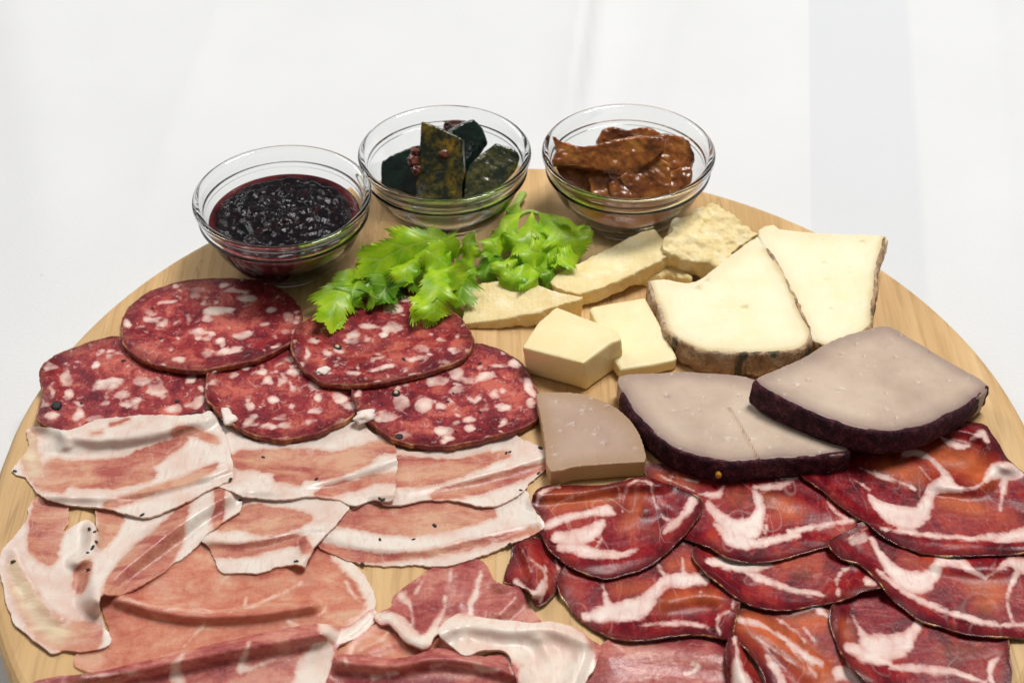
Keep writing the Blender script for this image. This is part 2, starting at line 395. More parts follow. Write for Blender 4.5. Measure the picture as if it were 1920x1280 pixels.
def sheet(parent_or_new, part, mat, outline, thick, fat=(), lean=None, tone=(), ridges=(), drape=3.0, lift=.0, edge_lift=(0, 4), wob=.4, rough_edge=.3,
          spacing=.0006, blobs=0, casing=None, seed=1, update=True, base_z=None, fatfield=None, new=None, grow=1.0, tone_gain=1.0):
    """a thin slice draped over what lies below; outline = (crop, points) traced in the photo"""
    crop, pts = outline
    P0 = px(crop, pts); P0 = P0.mean(0) + (P0 - P0.mean(0)) * grow
    zr = ZB + thick
    for _ in range(3):
        poly = at(P0, zr)[:, :2]
        msk = inside(GP, poly).reshape(GN, GN)
        zr = (HM[msk].mean() if msk.any() else ZB) + thick + lift * .5
    pl = lambda Q: at(Q, zr)
    loop = smooth_loop(poly, spacing)
    # uneven cut edge
    c = loop.mean(0); tn = np.roll(loop, -1, 0) - np.roll(loop, 1, 0); nr = np.c_[tn[:, 1], -tn[:, 0]]; nr /= np.linalg.norm(nr, axis=1)[:, None] + 1e-12
    loop = loop + nr * ((fbm(loop, 150, 2, seed) - .5) * 3.0 + (fbm(loop, 900, 2, seed + 3) - .5) * 1.4)[:, None] * rough_edge / 1000
    lo, hi = loop.min(0), loop.max(0)
    gx, gy = np.meshgrid(np.arange(lo[0], hi[0], spacing), np.arange(lo[1], hi[1], spacing))
    gp = np.c_[gx.ravel(), gy.ravel()]; gp = gp + RNG.uniform(-.18, .18, gp.shape) * spacing
    gp = gp[inside(gp, loop[::2])]; gp = gp[seg_dist(gp, loop[::3]) > spacing * .6]
    nb = len(loop); allp = np.r_[loop, gp]
    r = delaunay_2d_cdt([Vector(p) for p in allp], [], [list(range(nb))], 1, 1e-7)
    vv = np.array([tuple(v) for v in r[0]]); tri = [f for f in r[2]]
    src = [o[0] if len(o) else -1 for o in r[3]]
    order = {s: k for k, s in enumerate(src) if 0 <= s < nb}
    ring = [order[i] for i in range(nb) if i in order]
    rim = seg_dist(vv, loop[::2]) * 1000
    # height: what lies below, relaxed
    near = gdilate(msk.astype(float), 6) > 0
    base = np.where(near, HM, ZB)
    env = gblur(gdilate(base, int(max(1, drape * .6))), drape)
    z = gsample(env, vv)
    z = z + (fbm(vv, 55, 3, seed + 11) - .5) * 2 * wob / 1000 + lift
    for (rc, rp, h, w) in ridges:
        q = pl(px(rc, rp))[:, :2]
        if len(q) > 2: q = smooth_loop(q, .002, closed=False)
        dd = seg_dist(vv, q, False) * 1000 / (w * CROPS[rc][2] * MMPX)
        z = z + h / 1000 * np.exp(-dd ** 2)
    el, ew = edge_lift
    z = z + el / 1000 * np.exp(-rim / ew) * (.35 + 1.3 * fbm(vv, 60, 2, seed + 23))
    z = np.maximum(z, gsample(gblur(base, .8), vv) + .0002) + thick
    k_ = ((z - CAM[2]) / (zr - CAM[2]))[:, None]; v3 = CAM[:2] + (vv - CAM[:2]) * k_
    # fields
    if fatfield is not None: fd = fatfield(vv, pl)
    elif lean is not None: fd = -strokes(vv, lean, pl) - .3
    else: fd = strokes(vv, fat, pl) if fat else np.full(len(vv), -9.0)
    for k in range(blobs):
        pass
    tn_ = np.zeros(len(vv))
    for (tc, tp, amt) in tone:
        q = pl(px(tc, [(a[0], a[1]) for a in tp]))[:, :2]; w = np.mean([a[2] for a in tp]) * CROPS[tc][2] * .5 * MMPX
        dd = seg_dist(vv, q, False) * 1000 / w
        tn_ = np.maximum(tn_, amt * tone_gain * np.exp(-dd ** 2))
    vv0 = vv; vv = v3; n = len(vv); zb = np.maximum(z - thick, ZB + .0001)
    V = np.r_[np.c_[vv, z], np.c_[vv, zb], np.c_[vv[ring], z[ring] - .00002], np.c_[vv[ring], zb[ring]]]
    F = [tuple(f) for f in tri] + [tuple(n + i for i in f[::-1]) for f in tri]
    m = len(ring)
    # orientation of the ring decides which way the wall faces
    for i in range(m):
        a, b = 2 * n + i, 2 * n + (i + 1) % m
        F.append((a, a + m, b + m, b))
    idx = np.r_[np.arange(n), np.arange(n), ring, ring]
    attrs = {'fat': fd[idx], 'tone': np.clip(tn_, 0, 1)[idx], 'rim': rim[idx]}
    if new:
        loc = (float(vv[:, 0].mean()), float(vv[:, 1].mean()), float(zb.min()))
        parent = thing(new[0], new[1], new[2], loc, new[3] if len(new) > 3 else None)
    else: parent = parent_or_new
    mesh_obj(part, V, F, mat, parent, attrs=attrs)
    if casing:
        cm, proud, topo = casing
        rp = vv[ring]; t = np.roll(rp, -1, 0) - np.roll(rp, 1, 0); nn = np.c_[t[:, 1], -t[:, 0]]; nn /= np.linalg.norm(nn, axis=1)[:, None] + 1e-12
        if seg_dist(rp + nn * .001, np.array([c])).mean() < seg_dist(rp, np.array([c])).mean(): nn = -nn
        jit = (proud * (.4 + 1.2 * fbm(rp, 300, 2, seed + 5)))[:, None] / 1000
        zt, zl = z[ring] + topo / 1000 * (fbm(rp, 250, 2, seed + 6) - .35), zb[ring]
        prof = [(-.25, zt * .97 + zl * .03), (.5, zt + .00003), (1.0, zt * .7 + zl * .3), (.9, zt * .2 + zl * .8), (-.1, zl)]
        CV = np.concatenate([np.c_[rp + nn * jit * a + nn * (-.0002 if k in (0, 4) else 0), zz] for k, (a, zz) in enumerate(prof)])
        CF = [(k * m + i, k * m + (i + 1) % m, (k + 1) * m + (i + 1) % m, (k + 1) * m + i) for k in range(4) for i in range(m)]
        mesh_obj('casing', CV, CF, cm, parent)
    if update:
        g = GP[msk.ravel()]
        # nearest top height by binning the vertices
        top = HM.copy(); ix, iy = gidx(vv); ix = np.rint(ix).astype(int); iy = np.rint(iy).astype(int)
        np.maximum.at(top, (iy, ix), z); HM[:] = top
    # a finder for things that sit on this sheet
    def zat(Q):
        q = pl(np.atleast_2d(Q))[:, :2]
        k = [int(np.argmin(np.hypot(*(vv0 - a).T))) for a in q]
        return np.c_[vv[k], z[k]]
    return parent, zat

def pebble(name, c, rad, mat, parent, squash=(1, 1, .7), seed=0, sub=2, amp=.35, freq=700):
    bm = bmesh.new(); bmesh.ops.create_icosphere(bm, subdivisions=sub, radius=1)
    V = np.array([tuple(v.co) for v in bm.verts]); F = [tuple(v.index for v in f.verts) for f in bm.faces]; bm.free()
    a = seed * 1.7; rot = np.array([[math.cos(a), -math.sin(a), 0], [math.sin(a), math.cos(a), 0], [0, 0, 1]])
    nz = fbm(V + seed * 3.1, 1.6, 2, seed)[:, None] - .5
    V = V * (1 + amp * nz) * np.array(squash) * rad
    return mesh_obj(name, V @ rot.T + np.array(c), F, mat, parent)

def speck(parent, zat, crop, pts, rad, seed):
    for k, p in enumerate(pts):
        q = zat(px(crop, [p]))[0]
        pebble('pepper_grain', q + np.array([0, 0, rad * .1]), rad * random.uniform(.7, 1.25), MT['pepper'], parent, (1.4, .8, .45), seed + k, 2, .9)
# ------------------------------------------------------------------ cured ham, lowest layer first
PR = 'slices of cured ham in front'
ham_left, z_ = sheet(None, 'meat', MT['prosciutto'], ('P3', [(400, 960), (400, 880), (470, 830), (560, 780), (540, 700), (520, 600), (620, 570), (750, 500), (900, 400), (1050, 300), (1300, 290), (1600, 320), (1750, 390),
    (1850, 460), (1920, 570), (1925, 660), (1850, 760), (1720, 850), (1500, 900), (1000, 980), (650, 1010)]), .0007,
    fat=[('P3', [(1740, 390, 70), (1850, 480, 80), (1915, 580, 90), (1900, 680, 60), (1800, 770, 70)]), ('P3', [(620, 600, 10), (800, 650, 12), (1000, 670, 8), (1250, 660, 6), (1400, 600, 14), (1550, 530, 8)]),
         ('P3', [(1780, 520, 14), (1820, 600, 10), (1880, 640, 8)]), ('P3', [(1260, 640, 8), (1265, 600, 6)]), ('P3', [(1480, 720, 14), (1540, 750, 8)]), ('P3', [(1050, 740, 8), (950, 850, 5)]),
         ('P3', [(1120, 560, 4), (1180, 480, 8), (1300, 430, 4)])],
    tone=[('P3', [(700, 650, 60), (900, 700, 70), (1150, 715, 80), (1400, 700, 70), (1560, 665, 50)], .55), ('P3', [(560, 600, 110), (560, 680, 60)], .5), ('P3', [(1200, 790, 90), (1400, 740, 60)], .25)],  # first stroke paints the shade beneath the rolled crease
    ridges=[('P3', [(620, 610), (850, 675), (1100, 695), (1350, 680), (1600, 640)], 3.6, 42), ('P3', [(900, 520), (1200, 470), (1500, 480)], 1.2, 130)], drape=4, seed=21, wob=.5,
    new=('ham_slice', 'translucent orange ham slice with a rolled crease, between the pancetta and the dark pink roll', 'ham', PR))
ham_roll, z_ = sheet(None, 'meat', MT['prosciutto_deep'], ('P3', [(120, 1150), (185, 1032), (450, 990), (600, 960), (900, 890), (1100, 840), (1280, 800), (1450, 765), (1640, 735), (1780, 745), (1915, 660), (1935, 720), (1850, 800), (1740, 850),
    (1735, 900), (1700, 1000), (1660, 1180), (1300, 1260), (800, 1270), (350, 1220)]), .0009,
    fat=[('P3', [(1660, 750, 50), (1740, 810, 60), (1850, 760, 75), (1925, 690, 60)]), ('P3', [(1650, 900, 130), (1620, 1000, 190), (1590, 1140, 190)]), ('P3', [(940, 900, 24), (890, 980, 50), (930, 1040, 44)]),
         ('P3', [(1280, 840, 14), (1250, 920, 36), (1240, 980, 28), (1330, 950, 16), (1450, 900, 10)]), ('P3', [(420, 1010, 6), (700, 985, 6)])],
    tone=[('P3', [(300, 1030, 60), (480, 1010, 60)], .7), ('P3', [(800, 1040, 80), (900, 1010, 30)], .6)],
    ridges=[('P3', [(450, 1015), (800, 945), (1200, 865), (1650, 785)], 5.0, 55)], drape=3, seed=22,
    new=('ham_slice', 'dark pink rolled ham slice running along the lower left corner of the photo', 'ham', PR))
ham_under, z_ = sheet(None, 'meat', MT['prosciutto'], ('P4', [(200, 800), (330, 700), (470, 600), (560, 570), (700, 590), (850, 600), (960, 640), (1000, 800), (900, 900), (600, 920), (300, 900)]), .0006,
    fat=[('P4', [(350, 760, 6), (500, 700, 8), (560, 620, 6)])], tone=[], ridges=[('P4', [(420, 760), (600, 700), (760, 770)], 1.0, 60)], drape=3, seed=27,
    new=('ham_slice', 'thin peach ham layer showing between the pink rolls at the bottom centre', 'ham', PR))
ham_low, z_ = sheet(None, 'meat', MT['prosciutto_deep'], ('P4', [(140, 1080), (190, 870), (230, 785), (400, 795), (560, 810), (700, 790), (830, 750), (950, 770), (1100, 800), (1240, 790), (1330, 880), (1370, 1080), (1200, 1190), (700, 1220), (300, 1180)]), .0009,
    fat=[('P4', [(1060, 870, 12), (1130, 885, 22), (1200, 880, 12)]), ('P4', [(790, 870, 5), (840, 850, 10), (890, 835, 6)]), ('P4', [(1255, 790, 26), (1300, 920, 20)]), ('P4', [(440, 920, 14), (600, 900, 8)]), ('P4', [(280, 820, 8), (290, 850, 6)])],
    tone=[('P4', [(300, 960, 90), (700, 960, 110), (900, 960, 60)], .95)],
    ridges=[('P4', [(260, 830), (560, 850), (830, 810), (1100, 840), (1290, 900)], 4.0, 55)], drape=3, seed=23,
    new=('ham_slice', 'narrow pink ham roll at the bottom edge, under the folded white fat flap', 'ham', PR))
ham_right, z_ = sheet(None, 'meat', MT['prosciutto_deep'], ('C5', [(440, 1420), (510, 1190), (570, 1060), (700, 1000), (1000, 970), (1290, 970), (1340, 1080), (1330, 1200), (1370, 1400), (1250, 1490), (900, 1520), (600, 1490)]), .0009,
    fat=[('C5', [(1090, 1160, 18), (1130, 1190, 26), (1060, 1230, 16)]), ('C5', [(640, 1060, 8), (760, 1130, 6), (800, 1110, 4)]), ('C5', [(800, 1260, 6), (900, 1240, 8)])],
    tone=[('C5', [(900, 1040, 90), (1200, 1020, 110), (1280, 1080, 80)], .8)], ridges=[('C5', [(620, 1120), (900, 1080), (1250, 1120)], 2.0, 110)], drape=3, seed=24,
    new=('ham_slice', 'plain pink ham slice at the bottom edge beside the coppa', 'ham', PR))
ham_mid, z_ = sheet(None, 'meat', MT['prosciutto_deep'], ('P4', [(450, 550), (550, 500), (565, 440), (640, 380), (750, 300), (850, 250), (950, 220), (1100, 230), (1190, 350), (1340, 390), (1375, 480), (1420, 540), (1470, 620), (1500, 690), (1300, 740), (1000, 790),
    (900, 700), (830, 670), (770, 755), (650, 715), (580, 640), (545, 600), (490, 605)]), .0008,
    fat=[('P4', [(480, 560, 50), (580, 585, 70), (650, 670, 90), (740, 720, 80), (820, 640, 60)]), ('P4', [(900, 620, 80), (1000, 690, 160), (1200, 680, 170), (1400, 680, 90)]), ('P4', [(1095, 290, 12), (1065, 400, 34), (1030, 500, 40), (1030, 550, 35)]),
         ('P4', [(910, 340, 16), (915, 280, 14)]), ('P4', [(880, 450, 14), (870, 530, 20), (830, 600, 36)]), ('P4', [(620, 440, 50), (670, 500, 20), (690, 600, 10)]), ('P4', [(740, 350, 8), (700, 420, 8)]), ('P4', [(1150, 350, 8), (1140, 380, 8)])],
    tone=[], ridges=[('P4', [(1210, 360), (1300, 420), (1200, 540)], 2.5, 60), ('P4', [(560, 560), (680, 690), (780, 720)], 2.6, 60), ('P4', [(980, 300), (960, 480)], 1.6, 70)], drape=3, seed=25, wob=.6,
    new=('ham_slice', 'pink ham slice with wavy white fat edge, in the middle of the front row', 'ham', PR))
sheet(ham_mid, 'folded_fat_edge', MT['prosciutto_deep'], ('P4', [(840, 650), (900, 580), (970, 540), (1080, 565), (1250, 580), (1400, 600), (1510, 592), (1650, 625), (1740, 690), (1812, 745), (1790, 820), (1740, 920), (1700, 1000), (1660, 1120), (1520, 1180), (1380, 1110), (1330, 1000),
    (1290, 880), (1240, 775), (1100, 760), (1000, 790), (920, 740)]), .0009, fat=[('P4', [(880, 640, 200), (1000, 680, 230), (1250, 670, 230), (1500, 760, 330), (1560, 900, 420), (1530, 1160, 420)])],
    tone=[], ridges=[('P4', [(860, 650), (980, 600), (1250, 640), (1500, 625), (1690, 690)], 3.2, 70), ('P4', [(1720, 720), (1680, 850), (1620, 1000)], 2.5, 50), ('P4', [(1300, 800), (1360, 1000)], 1.6, 50), ('P4', [(1450, 700), (1520, 850), (1500, 1000)], 1.2, 40), ('P4', [(960, 640), (1000, 760)], 1.0, 40)], drape=2.6, seed=26, lift=.0003, wob=.8)

# ------------------------------------------------------------------ coppa
CG = 'marbled coppa slices fanned in the right corner'
def coppa(label, outline, fat, tone=(), ridges=(), seed=1, edge=(.7, 2.0), lift=.0, drape=1.7):
    return sheet(None, 'meat', MT['coppa'], outline, .0008, fat=fat, tone=tone, ridges=ridges, drape=drape, edge_lift=edge, seed=seed, wob=1.0, lift=lift, grow=1.05, tone_gain=.95,
                 casing=(MT['coppa_casing'], .10, .3), new=('coppa_slice', label, 'cured meat', CG))
coppa('small curled coppa piece between the pancetta and the ham', ('C5', [(20, 690), (60, 560), (80, 490), (150, 460), (230, 468), (270, 515), (330, 560), (365, 620), (345, 700), (285, 780), (225, 828), (185, 815), (160, 750), (80, 720)]),
    [('C5', [(80, 700, 26), (130, 740, 36), (200, 790, 36), (230, 720, 34), (260, 650, 16), (200, 600, 8), (150, 560, 6)]), ('C5', [(110, 500, 5), (150, 580, 7), (170, 640, 8)]), ('C5', [(250, 620, 10), (250, 720, 16), (220, 800, 20)]), ('C5', [(310, 580, 10), (330, 640, 14)])],
    tone=[('C5', [(240, 660, 80), (260, 740, 60)], .5)], ridges=[('C5', [(150, 500), (190, 620), (200, 760)], 4.5, 60)], seed=31, edge=(.6, 2))
coppa('rolled coppa slice with cream fat at the bottom edge of the photo', ('C5', [(1290, 1090), (1320, 1010), (1360, 1000), (1430, 1060), (1510, 1150), (1600, 1260), (1650, 1380), (1500, 1450), (1340, 1400), (1295, 1200)]),
    [('C5', [(1330, 1020, 20), (1350, 1100, 20), (1350, 1200, 60), (1380, 1290, 110)]), ('C5', [(1400, 1090, 12), (1470, 1200, 16), (1520, 1300, 20)])], tone=[('C5', [(1450, 1150, 80), (1540, 1280, 60)], .6)],
    ridges=[('C5', [(1340, 1050), (1360, 1150), (1400, 1290)], 5, 60)], seed=32)
coppa('orange streaked coppa slice at the bottom, left of the darkest corner slice', ('C6', [(-30, 1020), (0, 965), (40, 930), (130, 925), (260, 935), (400, 920), (485, 900), (490, 1060), (520, 1130), (590, 1200), (650, 1270), (690, 1400), (480, 1480), (240, 1430), (120, 1200), (40, 1100)]),
    [('C6', [(20, 975, 30), (120, 1000, 18), (250, 1080, 20), (350, 1160, 34), (410, 1190, 24)]), ('C6', [(190, 965, 8), (300, 1040, 16), (330, 1080, 8)]), ('C6', [(100, 1060, 8), (200, 1130, 10), (300, 1200, 8)]), ('C6', [(490, 1230, 50), (570, 1250, 60), (600, 1300, 40)]),
     ('C6', [(150, 1150, 20), (210, 1250, 34), (230, 1300, 30)]), ('C6', [(330, 1020, 8), (380, 1080, 6)]), ('C6', [(270, 1120, 6), (380, 1240, 10)]), ('C6', [(400, 930, 24), (440, 960, 20)])],
    tone=[('C6', [(60, 980, 160), (250, 1080, 180), (420, 1240, 180)], 1.0), ('C6', [(300, 980, 200), (430, 960, 120)], .8)], ridges=[('C6', [(40, 1000), (200, 1100), (350, 1220)], 2.2, 70)], seed=33)
coppa('dark coppa slice with a hooked white vein in the bottom right corner', ('C6', [(480, 1050), (470, 940), (520, 885), (600, 845), (700, 830), (780, 860), (860, 920), (1000, 990), (1150, 1030), (1275, 1045), (1292, 1150), (1300, 1290), (1270, 1440), (1000, 1500), (760, 1430), (630, 1260), (550, 1180)]),
    [('C6', [(560, 960, 8), (600, 1030, 26), (640, 1090, 80), (720, 1110, 100), (800, 1090, 76), (850, 1030, 36), (880, 990, 36)]), ('C6', [(540, 1110, 36), (640, 1150, 64), (740, 1180, 24)]), ('C6', [(740, 1200, 14), (860, 1210, 32), (1000, 1220, 28), (1120, 1250, 16), (1200, 1280, 12)]),
     ('C6', [(1230, 1280, 22), (1215, 1200, 24), (1260, 1160, 12)])], tone=[('C6', [(520, 1000, 90), (540, 1080, 60)], .6), ('C6', [(1000, 1130, 150), (1150, 1120, 100)], .25)],
    ridges=[('C6', [(560, 1200), (680, 1250)], 2, 70)], seed=34)
coppa('wide coppa slice nearest the folded fat flap, with one big white branch', ('C5', [(350, 720), (362, 650), (420, 600), (600, 590), (850, 550), (960, 510), (1050, 490), (1130, 550), (1190, 640), (1280, 720), (1330, 765), (1342, 830), (1322, 880), (1310, 960), (1290, 1015), (1200, 1000), (1080, 992), (960, 1006),
    (800, 1026), (680, 1022), (580, 988), (490, 932), (430, 870), (370, 790)]),
    [('C5', [(480, 900, 36), (560, 890, 70), (680, 870, 100), (790, 850, 100), (870, 770, 60), (940, 700, 60), (1020, 695, 80), (1110, 690, 60), (1160, 700, 44)]), ('C5', [(1040, 660, 20), (1035, 560, 8)]), ('C5', [(1130, 580, 12), (1145, 650, 26)]), ('C5', [(585, 740, 12), (575, 690, 6)]),
     ('C5', [(590, 770, 24), (620, 850, 60)]), ('C5', [(760, 955, 8), (900, 942, 16), (1050, 938, 22), (1180, 962, 10)]), ('C5', [(1330, 800, 10), (1322, 850, 10)]), ('C5', [(1240, 890, 20), (1235, 950, 18), (1250, 1000, 10)]), ('C5', [(1240, 890, 10), (1300, 868, 8)]),
     ('C5', [(1140, 760, 8), (1130, 800, 5)]), ('C5', [(890, 600, 12), (950, 690, 26)])],
    tone=[('C5', [(930, 830, 100), (1000, 790, 140), (1200, 790, 130)], .8), ('C5', [(680, 740, 110), (820, 740, 130)], .5), ('C5', [(970, 600, 90), (1080, 600, 90)], .6)], ridges=[('C5', [(1320, 800), (1150, 770), (950, 800)], 2.4, 70), ('C5', [(1290, 870), (1220, 960)], 2, 40)], seed=35)
coppa('coppa slice in the centre of the fan with a pale streak along its lower edge', ('C6', [(-186, 668), (-135, 742), (-35, 826), (83, 900), (184, 921), (260, 922), (350, 902), (480, 880), (600, 835), (690, 812), (660, 750), (560, 675), (470, 620), (380, 590), (200, 600), (0, 580), (-120, 590)]),
    [('C5', [(1180, 590, 30), (1280, 595, 60), (1400, 605, 80), (1530, 595, 36)]), ('C5', [(1390, 640, 14), (1480, 685, 40), (1600, 725, 34)]), ('C6', [(200, 808, 26), (300, 838, 22), (430, 860, 12)]), ('C6', [(490, 850, 12), (485, 780, 15), (520, 730, 10), (560, 715, 6)]), ('C6', [(630, 790, 34), (660, 800, 20)])],
    tone=[('C6', [(200, 690, 160), (350, 720, 120)], .45)], ridges=[('C6', [(480, 840), (600, 800), (680, 800)], 2.0, 50)], seed=36)
coppa('coppa slice below the dark rinded cheese slices, with a Y shaped vein', ('C6', [(-412, 250), (-328, 240), (-202, 245), (-77, 262), (7, 276), (130, 280), (250, 262), (350, 275), (450, 365), (540, 440), (640, 500), (560, 560), (470, 600), (340, 642), (200, 678), (100, 690), (30, 686), (-35, 667), (-118, 625), (-177, 600), (-244, 574), (-260, 530), (-286, 457), (-370, 373)]),
    [('C5', [(1180, 260, 36), (1260, 350, 76), (1340, 410, 120), (1430, 395, 110), (1480, 310, 56), (1475, 230, 54), (1450, 190, 26)]), ('C5', [(1230, 370, 30), (1300, 450, 70), (1370, 470, 90), (1450, 480, 50), (1550, 465, 40), (1700, 435, 28)]), ('C6', [(260, 555, 30), (380, 530, 22), (500, 510, 20), (600, 490, 20)]), ('C5', [(1130, 200, 16), (1250, 200, 34), (1270, 160, 18)]),
     ('C5', [(1450, 160, 26), (1560, 160, 42), (1640, 135, 26)]), ('C6', [(220, 300, 16), (290, 290, 22)]), ('C6', [(450, 360, 8), (442, 420, 10), (480, 465, 8), (530, 490, 14)]), ('C6', [(150, 480, 6), (140, 560, 16)]), ('C5', [(900, 90, 5), (1000, 140, 6), (1100, 180, 8)]), ('C5', [(960, 100, 5), (1120, 130, 7)])],
    tone=[('C6', [(230, 420, 100), (260, 460, 120), (160, 400, 80)], .85), ('C5', [(900, 100, 120), (1080, 130, 120)], .55), ('C5', [(1350, 220, 140)], .5)], ridges=[('C6', [(180, 380), (300, 420), (420, 460)], 1.4, 80)], seed=37)
coppa('coppa slice with an amber top edge, touching the pancetta tip', ('C5', [(198, 270), (200, 215), (240, 175), (330, 157), (480, 162), (640, 150), (740, 120), (830, 118), (930, 148), (1010, 185), (1090, 213), (1125, 245), (1110, 320), (1040, 412), (960, 500), (850, 588), (740, 640), (600, 666), (480, 640), (380, 590), (300, 520),
    (255, 450), (235, 400), (240, 330)]),
    [('C5', [(205, 260, 16), (212, 205, 16), (270, 172, 14), (330, 162, 8)]), ('C5', [(320, 450, 60), (430, 455, 90), (530, 410, 70), (580, 360, 36)]), ('C5', [(330, 500, 30), (430, 510, 70), (560, 540, 44), (680, 545, 34), (780, 515, 12)]),
     ('C5', [(690, 300, 8), (700, 220, 10), (740, 135, 12), (845, 130, 12), (860, 180, 16), (880, 260, 8), (920, 330, 6), (980, 355, 14)]), ('C5', [(670, 165, 6), (682, 250, 8)]), ('C5', [(1090, 240, 56), (1060, 300, 44), (1000, 355, 44), (930, 425, 20)]),
     ('C5', [(250, 390, 30), (350, 345, 44), (480, 312, 36), (600, 296, 56), (645, 312, 20)]), ('C5', [(290, 290, 6), (340, 240, 6), (450, 205, 5)]), ('C5', [(570, 460, 16), (545, 500, 12)])],
    tone=[('C5', [(300, 240, 160), (450, 230, 170), (600, 220, 140)], 1.0), ('C5', [(780, 200, 120), (760, 300, 100), (720, 380, 90)], .7), ('C5', [(860, 420, 100)], .2)],
    ridges=[('C5', [(230, 200), (480, 185), (740, 140), (900, 150)], 3.0, 60), ('C5', [(790, 150), (820, 280)], 1.6, 70)], seed=38)
coppa('coppa slice at the right edge with a zigzag white vein, below the widest one', ('C6', [(465, 620), (500, 585), (570, 550), (640, 520), (900, 590), (1200, 610), (1425, 630), (1440, 800), (1430, 1030), (1270, 1046), (1100, 1036), (980, 1000), (880, 968), (800, 910), (740, 850), (660, 760), (600, 712), (520, 682)]),
    [('C6', [(650, 590, 16), (690, 660, 34), (730, 720, 50), (800, 780, 80), (880, 800, 90), (940, 760, 54), (970, 700, 44), (1030, 680, 64), (1090, 710, 44), (1150, 750, 20), (1200, 772, 8), (1260, 730, 16), (1320, 700, 44), (1400, 730, 64)]), ('C6', [(560, 600, 34), (610, 575, 36)]),
     ('C6', [(680, 740, 16), (780, 820, 26), (900, 890, 26), (1000, 930, 24), (1120, 970, 22), (1250, 1000, 16), (1400, 1000, 10)]), ('C6', [(1350, 745, 26), (1312, 830, 14), (1300, 900, 10), (1330, 990, 14)])],
    tone=[('C6', [(1150, 820, 120), (1250, 820, 110), (1200, 900, 100)], .85), ('C6', [(820, 690, 90), (900, 700, 80)], .35)], ridges=[('C6', [(960, 700), (1100, 720), (1300, 720)], 1.8, 60)], seed=39)
coppa('widest coppa slice at the right edge, reaching up beside the top cheese slice', ('C6', [(340, 285), (380, 235), (500, 195), (700, 150), (860, 100), (970, 50), (1060, 28), (1120, 40), (1190, 58), (1225, 110), (1280, 200), (1350, 270), (1410, 340), (1430, 480), (1425, 615), (1300, 645), (1120, 652), (980, 650), (860, 630), (740, 580), (640, 500),
    (540, 440), (440, 360)]),
    [('C6', [(650, 400, 20), (720, 455, 80), (810, 490, 100), (890, 470, 70), (920, 400, 48), (950, 340, 46), (1010, 330, 70), (1080, 350, 24), (1140, 350, 10), (1190, 310, 16), (1230, 270, 56), (1290, 260, 84), (1360, 260, 64)]), ('C6', [(1290, 290, 34), (1280, 360, 22), (1265, 450, 8)]),
     ('C6', [(1020, 320, 60), (990, 260, 34), (930, 200, 18), (860, 170, 36), (800, 180, 24)]), ('C6', [(970, 90, 12), (1030, 130, 34), (1090, 150, 24), (1120, 140, 10)]), ('C6', [(1120, 110, 10), (1190, 80, 36), (1200, 110, 24)]), ('C6', [(600, 250, 12), (700, 290, 24), (780, 310, 14), (860, 350, 8)]),
     ('C6', [(700, 540, 10), (820, 555, 22), (960, 575, 22), (1120, 585, 18), (1300, 580, 44), (1400, 560, 54)]), ('C6', [(560, 300, 6), (640, 350, 10)]), ('C6', [(880, 240, 5), (930, 300, 6)]), ('C6', [(660, 260, 10), (760, 320, 8)]), ('C6', [(640, 380, 10), (700, 420, 30)])],
    tone=[('C6', [(1000, 200, 200), (1120, 220, 220), (1180, 280, 120)], 1.0), ('C6', [(720, 240, 160), (860, 280, 120)], .9), ('C6', [(1020, 410, 120), (1150, 440, 130)], .85), ('C6', [(1280, 480, 140)], .35)],
    ridges=[('C6', [(1000, 330), (1150, 330), (1250, 240)], 2.6, 60), ('C6', [(1050, 60), (1180, 100), (1300, 240)], 2.5, 50)], seed=40)

# ------------------------------------------------------------------ pancetta
PG = 'pancetta slices on the left'
def pancetta(label, outline, lean, ridges=(), seed=1, tone=(), specks=(), crop=None, drape=1.8, edge=(.3, 3.0), lift=.0001):
    o, zat = sheet(None, 'meat', MT['pancetta'], outline, .0006, lean=lean, tone=tone, ridges=ridges, drape=drape, edge_lift=edge, seed=seed, wob=.9, rough_edge=.5, lift=lift,
                   new=('pancetta_slice', label, 'cured meat', PG))
    if specks: speck(o, zat, crop, specks, .00065, seed)
    return o, zat
pancetta('long pancetta slice with a thin lean stripe, pointing at the coppa', ('P2', [(640, 700), (690, 630), (740, 590), (820, 530), (1000, 490), (1250, 460), (1500, 490), (1700, 430), (1745, 500), (1775, 560), (1812, 608), (1790, 650), (1650, 702), (1550, 750), (1400, 800), (1280, 832), (1150, 815), (1050, 825), (900, 815), (780, 785), (680, 745)]),
    [('P2', [(760, 590, 50), (850, 580, 90), (950, 575, 130), (1120, 575, 160), (1280, 570, 140), (1420, 555, 100), (1540, 552, 40)]), ('P2', [(660, 725, 40), (800, 762, 40), (950, 782, 36), (1100, 777, 24), (1250, 757, 28), (1450, 712, 34), (1620, 672, 28), (1780, 637, 16)])],
    ridges=[('P2', [(700, 660), (900, 720), (1200, 730), (1500, 660), (1780, 590)], 1.6, 50)], seed=51, specks=[(968, 687), (1137, 691), (1252, 617), (1634, 710), (870, 822)], crop='P2')
